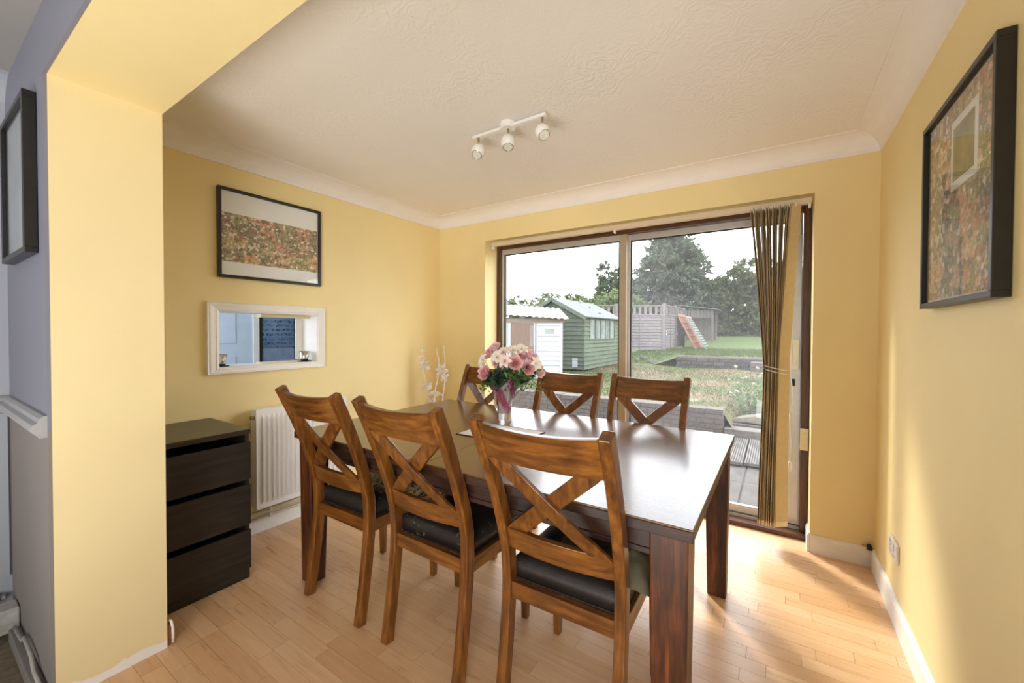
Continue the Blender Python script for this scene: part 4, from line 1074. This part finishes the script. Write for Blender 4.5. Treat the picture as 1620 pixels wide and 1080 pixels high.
# green shed, its long side running away from the house
GX, GY, GW, GL, GE, GR = -4.43, 10.35, 1.86, 2.78, 1.53, 2.02
t = thing('green_shed', 'weathered green shiplap garden shed with a row of windows', 'shed', (GX, GY, ZL-.03))
gm = MB(); gm.add([(0,0,.06), (-GW,0,.06), (-GW,0,GE), (-GW/2,0,GR), (0,0,GE), (0,GL,.06), (-GW,GL,.06), (-GW,GL,GE), (-GW/2,GL,GR), (0,GL,GE)], [(0,1,2,3,4), (9,8,7,6,5), (0,4,9,5), (1,6,7,2), (2,7,8,3), (3,8,9,4), (0,5,6,1)])
gm.build('carcass', M['greenboard'], t)
hb = .118
for k in range(17):
    a = .06+k*hb
    if a+hb < GE+.08:                                       # long side towards the lawn: boards run along y
        segs = [(-.01, GL+.01)] if not (.86 < a+hb/2 < 1.48) else [(-.01, .36), (2.42, GL+.01)]
        for y0, y1 in segs:
            zt = min(a+hb+.004, GE); MB().rings([[Vector((p, yy, z)) for p, z in ((0, a), (.032, a), (.006, zt-.010), (0, zt-.010))] for yy in (y0, y1)]).build('board', M['greenboard_y'], t)
    hw = GW/2 if a+hb <= GE else max(0, (GR-a-hb)/(GR-GE)*GW/2)
    if hw > .08:
        MB().rings([[Vector((x_, p, z)) for p, z in ((0, a), (-.032, a), (-.006, a+hb-.006), (0, a+hb-.006))] for x_ in (-GW/2-hw, -GW/2+hw)]).build('board', M['greenboard'], t)
wf = MB().box(.004, .03, .36, 2.42, .86, .90).box(.004, .03, .36, 2.42, 1.44, 1.48)
for k in range(6): wf.box(.004, .03, .36+k*.404, .40+k*.404, .90, 1.44)
wf = wf.build('window', M['greenboard_y'], t)
for k in range(5): B(.006, .012, .40+k*.404, .764+k*.404, .90, 1.44).build('pane', M['shedglass'], wf)
for (x_, y_) in ((0.012, -.012), (-GW-.0, -.012)): B(x_-.035, x_+.012, y_-.012, y_+.03, .05, GE).build('corner_post', M['greenboard'], t)
for s_ in (-1, 1):
    def rf(u, v): return (-GW/2+s_*(GW/2+.12)*u, -.15+(GL+.3)*v, GR+.03-(GR-GE)*u*(GW/2+.12)/(GW/2))
    MB().slab(rf, 2, 4, (0, 0, .025)).build('roof', M['feltgrey'], t)
    MB().beam((-GW/2, -.155, GR-.02), (-GW/2+s_*(GW/2+.12), -.155, GR-.02-(GR-GE)*1.129), .02, .09).build('barge_board', M['greenboard'], t)
for k in range(3): MB().tube([(.1-.35*k, .9+.1*k, GE+.10+.18*k), (.1-.35*k, .93+.1*k, GE+.12+.18*k)], .05, 6).build('felt_patch', M['rubble'], t)
B(-.33, -.17, -.03, -.018, .12, .36).build('vent_frame', M['whiteboard'], t, bevel=.003)
for k in range(4): B(-.02, .01, .3+k*.7, .42+k*.7, -.05, .06).build('bearer', M['block'], t)
B(-GW*.62, -GW*.30, -.022, -.018, .08, 1.45).build('door', M['greenboard'], t)

# ---- lap fence, side fence, lean-to, leaning trellis panels
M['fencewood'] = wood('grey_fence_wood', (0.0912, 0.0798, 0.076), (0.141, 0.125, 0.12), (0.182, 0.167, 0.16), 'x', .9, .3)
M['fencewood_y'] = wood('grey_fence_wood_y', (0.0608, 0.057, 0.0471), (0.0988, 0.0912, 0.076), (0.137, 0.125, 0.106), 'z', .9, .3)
def fence(label, loc, rz, L, np_, h, mat, group):
    t = thing('lap_fence', label, 'fence', loc, rz, group)
    pl = L/np_
    for k in range(np_):
        x0 = -L+k*pl
        for q in range(12):
            z0 = .12+q*(h*.74)/12
            MB().rings([[Vector((x_, p, z)) for p, z in ((.0, z0), (-.034, z0), (-.008, z0+h*.062-.012), (.0, z0+h*.062-.012))] for x_ in (x0+.05, x0+pl-.05)]).build('slat', mat, t)
        for q in range(3):
            xx = x0+.05+(pl-.1)*q/2; B(xx-.02, xx+.02, -.05, -.034, .12, h*.80).build('batten', mat, t)
        for q in range(9):
            xx = x0+.08+(pl-.16)*q/8; B(xx-.045, xx+.045, -.012, 0, h*.805, h-.04).build('paling', mat, t)
        B(x0, x0+pl, -.055, .015, h*.785, h*.81).build('capping', mat, t); B(x0, x0+pl, -.035, .02, h-.04, h).build('capping', mat, t)
    for k in range(np_+1):
        xx = -L+k*pl; B(xx-.05, xx+.05, -.06, .04, -.1, h+.05).build('post', mat, t, bevel=.006, seg=1)
    return t
fence('grey lap fence with slatted top behind the green shed', (-3.66, 16.12, .52), yaw, 5.4, 3, 1.80, M['fencewood'], None)
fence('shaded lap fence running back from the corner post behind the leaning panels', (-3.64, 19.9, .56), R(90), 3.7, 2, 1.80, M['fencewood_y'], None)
t = thing('lean_to_store', 'small lean to with a grey corrugated roof behind the fence corner', 'lean-to', (-3.30, 21.9, .66))
def lr(u, v): return (-.9+1.75*u, -.3+1.9*v, 1.98-.24*u+.012*math.sin(v*70))
MB().slab(lr, 3, 90, (0, 0, .01)).build('roof', M['corrugated'], t)
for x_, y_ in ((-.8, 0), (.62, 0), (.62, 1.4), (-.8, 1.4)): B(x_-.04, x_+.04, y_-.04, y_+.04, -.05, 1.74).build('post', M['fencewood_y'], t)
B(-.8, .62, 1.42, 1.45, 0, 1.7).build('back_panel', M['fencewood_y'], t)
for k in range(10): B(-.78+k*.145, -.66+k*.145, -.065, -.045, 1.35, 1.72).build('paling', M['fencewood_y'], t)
M['orange'] = wood('orange_stained_wood', (0.114, 0.0395, 0.0167), (0.19, 0.076, 0.0342), (0.251, 0.114, 0.057), 'z', .8, .2)
M['bluegreen'] = plain('faded_green_paint', (0.144, 0.175, 0.16), .8, .15, 14)
def leaning(label, y0, wd, xt, zt, xb, zb, mat, nx, nz, bar, name):
    e1 = Vector((xb-xt, 0, zb-zt)); L = e1.length; e1.normalize(); e2 = Vector((0, 1, 0)); n = e1.cross(e2)
    t = thing(name, label, 'trellis', (xb, y0, zb))
    up = -e1
    for k in range(nx+1):
        p = e2*(wd*k/nx); w_ = bar*1.5 if k in (0, nx) else bar
        MB().beam(p, p+up*L, w_, .022, n).build('upright' if k in (0, nx) else 'lath', mat, t)
    for k in range(nz+1):
        p = up*(L*k/nz)+n*.02; MB().beam(p, p+e2*wd, bar*1.3 if k in (0, nz) else bar, .018, n).build('rail' if k in (0, nz) else 'lath', mat, t)
    return t
leaning('orange slatted panel leaning on the side fence, nearest the house', 18.2, 1.75, -3.57, 2.02, -2.86, .60, M['orange'], 12, 5, .10, 'slatted_panel')
leaning('second orange slatted panel leaning on the lean to', 20.05, 1.2, -3.55, 1.98, -2.95, .66, M['orange'], 10, 5, .12, 'slatted_panel')
leaning('faded green square trellis leaning over the orange panel', 18.5, 1.1, -3.28, 1.93, -2.52, .60, M['bluegreen'], 3, 12, .05, 'square_trellis')

# ---- trees and hedge
def leafmat(name, a, b, c):
    q = NT(name); ri = q.node('NewGeometry').outputs['Random Per Island']; v = q.coord()
    n = q.noise(v, .9, 4, .6)
    q.base(q.mix(.55, q.ramp(ri, [(0, a), (.6, b), (1, c)]), q.ramp(n, [(.35, a), (.55, b), (.7, c)])), .75)
    tr = q.node('BsdfTranslucent'); tr.inputs[0].default_value = (*b[:3], 1)
    mx = q.node('MixShader'); mx.inputs[0].default_value = .28
    q.l.new(q.b.outputs[0], mx.inputs[1]); q.l.new(tr.outputs[0], mx.inputs[2]); q.l.new(mx.outputs[0], q.out.inputs[0])
    return q.m
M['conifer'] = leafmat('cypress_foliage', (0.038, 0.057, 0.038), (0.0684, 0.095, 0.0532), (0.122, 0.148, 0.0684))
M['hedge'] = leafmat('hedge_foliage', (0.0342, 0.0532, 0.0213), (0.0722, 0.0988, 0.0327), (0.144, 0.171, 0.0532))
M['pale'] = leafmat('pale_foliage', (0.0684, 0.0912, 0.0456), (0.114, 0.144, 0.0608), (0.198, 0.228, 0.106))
M['bark'] = plain('bark', (0.076, 0.057, 0.038), .95, .3, 10, .5, 30)
def crown_mesh(blobs, n, ls, drop=0., slim=.33):
    """irregular leaf sprays on and under the surface of overlapping ellipsoids (x,y,z,rx,ry,rz)"""
    vol = np.array([b[3]*b[4]+b[3]*b[5]+b[4]*b[5] for b in blobs]); cnt = rng.multinomial(n, vol/vol.sum())
    V = []; F = []
    for b, c in zip(blobs, cnt):
        nb = max(8, c//28); d = rng.normal(size=(nb, 3)); d /= np.linalg.norm(d, axis=1)[:, None]
        tips = d*rng.uniform(.80, 1.22, (nb, 1))
        for k in range(c):
            t_ = tips[k % nb]; u = rng.uniform(.45, 1.0)**.7
            p = t_*u+rng.normal(0, .085*(1.15-u*.75), 3)
            p = p*np.array(b[3:6])+np.array(b[:3]); p[2] -= drop*u*u
            a = t_+rng.normal(0, .75, 3); a[2] -= drop; a /= np.linalg.norm(a)
            s_ = np.cross(a, rng.normal(size=3)); s_ /= np.linalg.norm(s_)+1e-9
            L = ls*rng.uniform(.6, 1.5); w_ = L*slim; q = len(V)
            V += [tuple(p), tuple(p+a*L*.5+s_*w_), tuple(p+a*L), tuple(p+a*L*.5-s_*w_)]; F.append((q, q+1, q+2, q+3))
    mb = MB(); mb.V = V; mb.F = F; return mb
def tree(name, label, cat, loc, blobs, n, ls, mat, trunk_h, tr=.16, drop=0., group=None):
    t = thing(name, label, cat, loc, 0, group)
    MB().tube([(0, 0, -.2), (.05, 0, trunk_h*.5), (0, .05, trunk_h)], [tr, tr*.75, tr*.3], 8).build('trunk', M['bark'], t, smooth=True)
    crown_mesh(blobs, n, ls, drop, .17 if mat is M['conifer'] else .27).build('crown', mat, t)['kind'] = 'stuff'
    return t
# big cypress: stacked, irregular side masses
bl = []
for k in range(26):
    z = .9+6.1*(k/25)**.85; w_ = 2.35*(1-(z/7.3)**2.0)**.75+.15; a = k*2.4
    bl.append((w_*.62*math.cos(a), w_*.62*math.sin(a), z, w_*.58+.12, w_*.58+.12, .75))
bl.append((0, 0, 6.6, .45, .45, .75))
G = 'evergreens behind the garden'
tree('cypress_tree', 'tall dark cypress rising behind the lap fence', 'tree', (-5.75, 27.3, .95), bl, 62000, .22, M['conifer'], 6.4, .25, .05, G)
bl = [(1.6*math.cos(k*2.4)*.5, 1.6*math.sin(k*2.4)*.5, .8+3.6*k/12, 1.3*(1-k/17), 1.3*(1-k/17), .7) for k in range(13)]
tree('cypress_tree', 'smaller cypress at the left of the tall one, cut by the door mullion', 'tree', (-9.35, 27.2, .95), bl, 26000, .21, M['conifer'], 4.4, .2, .05, G)
hx_ = [(-3.35, 27.0, 3.1, 1.25, 'hedge tree filling the gap right of the tall cypress'), (-1.95, 27.4, 4.35, 1.5, 'rounded hedge tree, the tallest right of the cypress'),
       (-.35, 27.9, 4.1, 1.5, 'rounded hedge tree seen against the blind'), (1.4, 28.4, 3.9, 1.5, 'hedge tree furthest right behind the blind'), (3.2, 28.9, 3.9, 1.5, 'hedge tree beyond the right edge of the door')]
for x_, y_, h_, r_, lab in hx_:
    bl = [(random.uniform(-.5, .5), random.uniform(-.3, .3), .35+h_*.82*k/8, r_*(1-.05*k)*random.uniform(.75, 1), r_*.8, .62) for k in range(9)]+[(0, -.2, .1, r_*1.25, .7, .55)]
    tree('hedge_tree', lab, 'tree', (x_, y_, 1.0), bl, 21000, .16, M['hedge'], h_*.8, .14, 0, 'hedge trees across the end of the garden')
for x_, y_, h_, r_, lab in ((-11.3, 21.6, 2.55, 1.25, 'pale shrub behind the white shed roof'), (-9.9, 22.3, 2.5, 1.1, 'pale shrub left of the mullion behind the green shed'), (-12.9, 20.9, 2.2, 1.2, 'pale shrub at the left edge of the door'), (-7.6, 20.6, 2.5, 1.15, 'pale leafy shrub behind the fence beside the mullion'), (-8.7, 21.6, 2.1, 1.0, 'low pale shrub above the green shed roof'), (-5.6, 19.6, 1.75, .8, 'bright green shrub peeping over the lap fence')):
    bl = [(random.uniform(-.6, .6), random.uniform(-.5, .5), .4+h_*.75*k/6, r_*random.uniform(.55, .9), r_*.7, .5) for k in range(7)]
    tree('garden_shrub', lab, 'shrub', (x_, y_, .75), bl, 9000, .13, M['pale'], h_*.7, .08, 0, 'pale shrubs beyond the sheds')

# ---- flowering plant by the step
t = thing('flowering_plant', 'straggly plant with small cream flowers beside the step', 'plant', (-.28, 7.0, .03))
st = MB(); heads = []
for k in range(34):
    a = random.uniform(-.34, .40); b = random.uniform(-.2, .35); h_ = random.uniform(.25, .78)
    p = Vector((a*.4, b*.5, 0)); e = Vector((a, b, h_)); mid = p.lerp(e, .6)+Vector((random.gauss(0, .02), random.gauss(0, .02), .03))
    st.tube([p, mid, e], .004, 4); heads.append(e)
st.build('stems', M['leafgreen'], t)['kind'] = 'stuff'
M['creamflower'] = plain('cream_flower_head', (.45, .43, .29), .8, .1, 30)
fm = MB()
for k in range(7):
    a = k*.9; fm.add([(0, 0, .0), (.02*math.cos(a), .02*math.sin(a), .006), (.026*math.cos(a+.35), .026*math.sin(a+.35), .012), (.02*math.cos(a+.7), .02*math.sin(a+.7), .006)], [(0, 1, 2, 3)])
fm.lathe([(0, .016), (.010, .012), (.008, .0)], 6, cap=False); fme = fm.mesh('flower_head', M['creamflower'])
for h_ in heads:
    o_ = share('flower_head', fme, t, h_, (random.gauss(-.3, .4), random.gauss(0, .4), 0)); o_.scale = (1.2,)*3
lv = MB()
for k in range(620):
    h_ = random.choice(heads); u = random.uniform(.05, .95); p = Vector((h_.x*(.4+.6*u), h_.y*(.5+.5*u), h_.z*u)); a = Vector((random.gauss(0, 1), random.gauss(0, 1), .5)).normalized(); b = a.orthogonal().normalized(); L = random.uniform(.03, .08)
    lv.add([p, p+a*L*.5+b*L*.18, p+a*L, p+a*L*.5-b*L*.18], [(0, 1, 2, 3)])
M['plantleaf'] = plain('dusty_green_leaf', (.075, .10, .045), .8, .3, 40)
lv.build('leaves', M['plantleaf'], t)['kind'] = 'stuff'
t = thing('spiky_plant', 'grey green sword leaved plant half behind the blind', 'plant', (-.02, 6.72, .03))
for k in range(22):
    a = k*2.4; L = random.uniform(.25, .45); e = Vector((math.cos(a)*.6, math.sin(a)*.6, 1)).normalized(); s_ = Vector((-math.sin(a), math.cos(a), 0))*.014
    MB().add([s_*-1, s_, e*L*.6+s_*.8, e*L+Vector((math.cos(a), math.sin(a), -.3))*.05, e*L*.6-s_*.8], [(0, 1, 2, 3, 4)]).build('blade', M['plantleaf'], t)
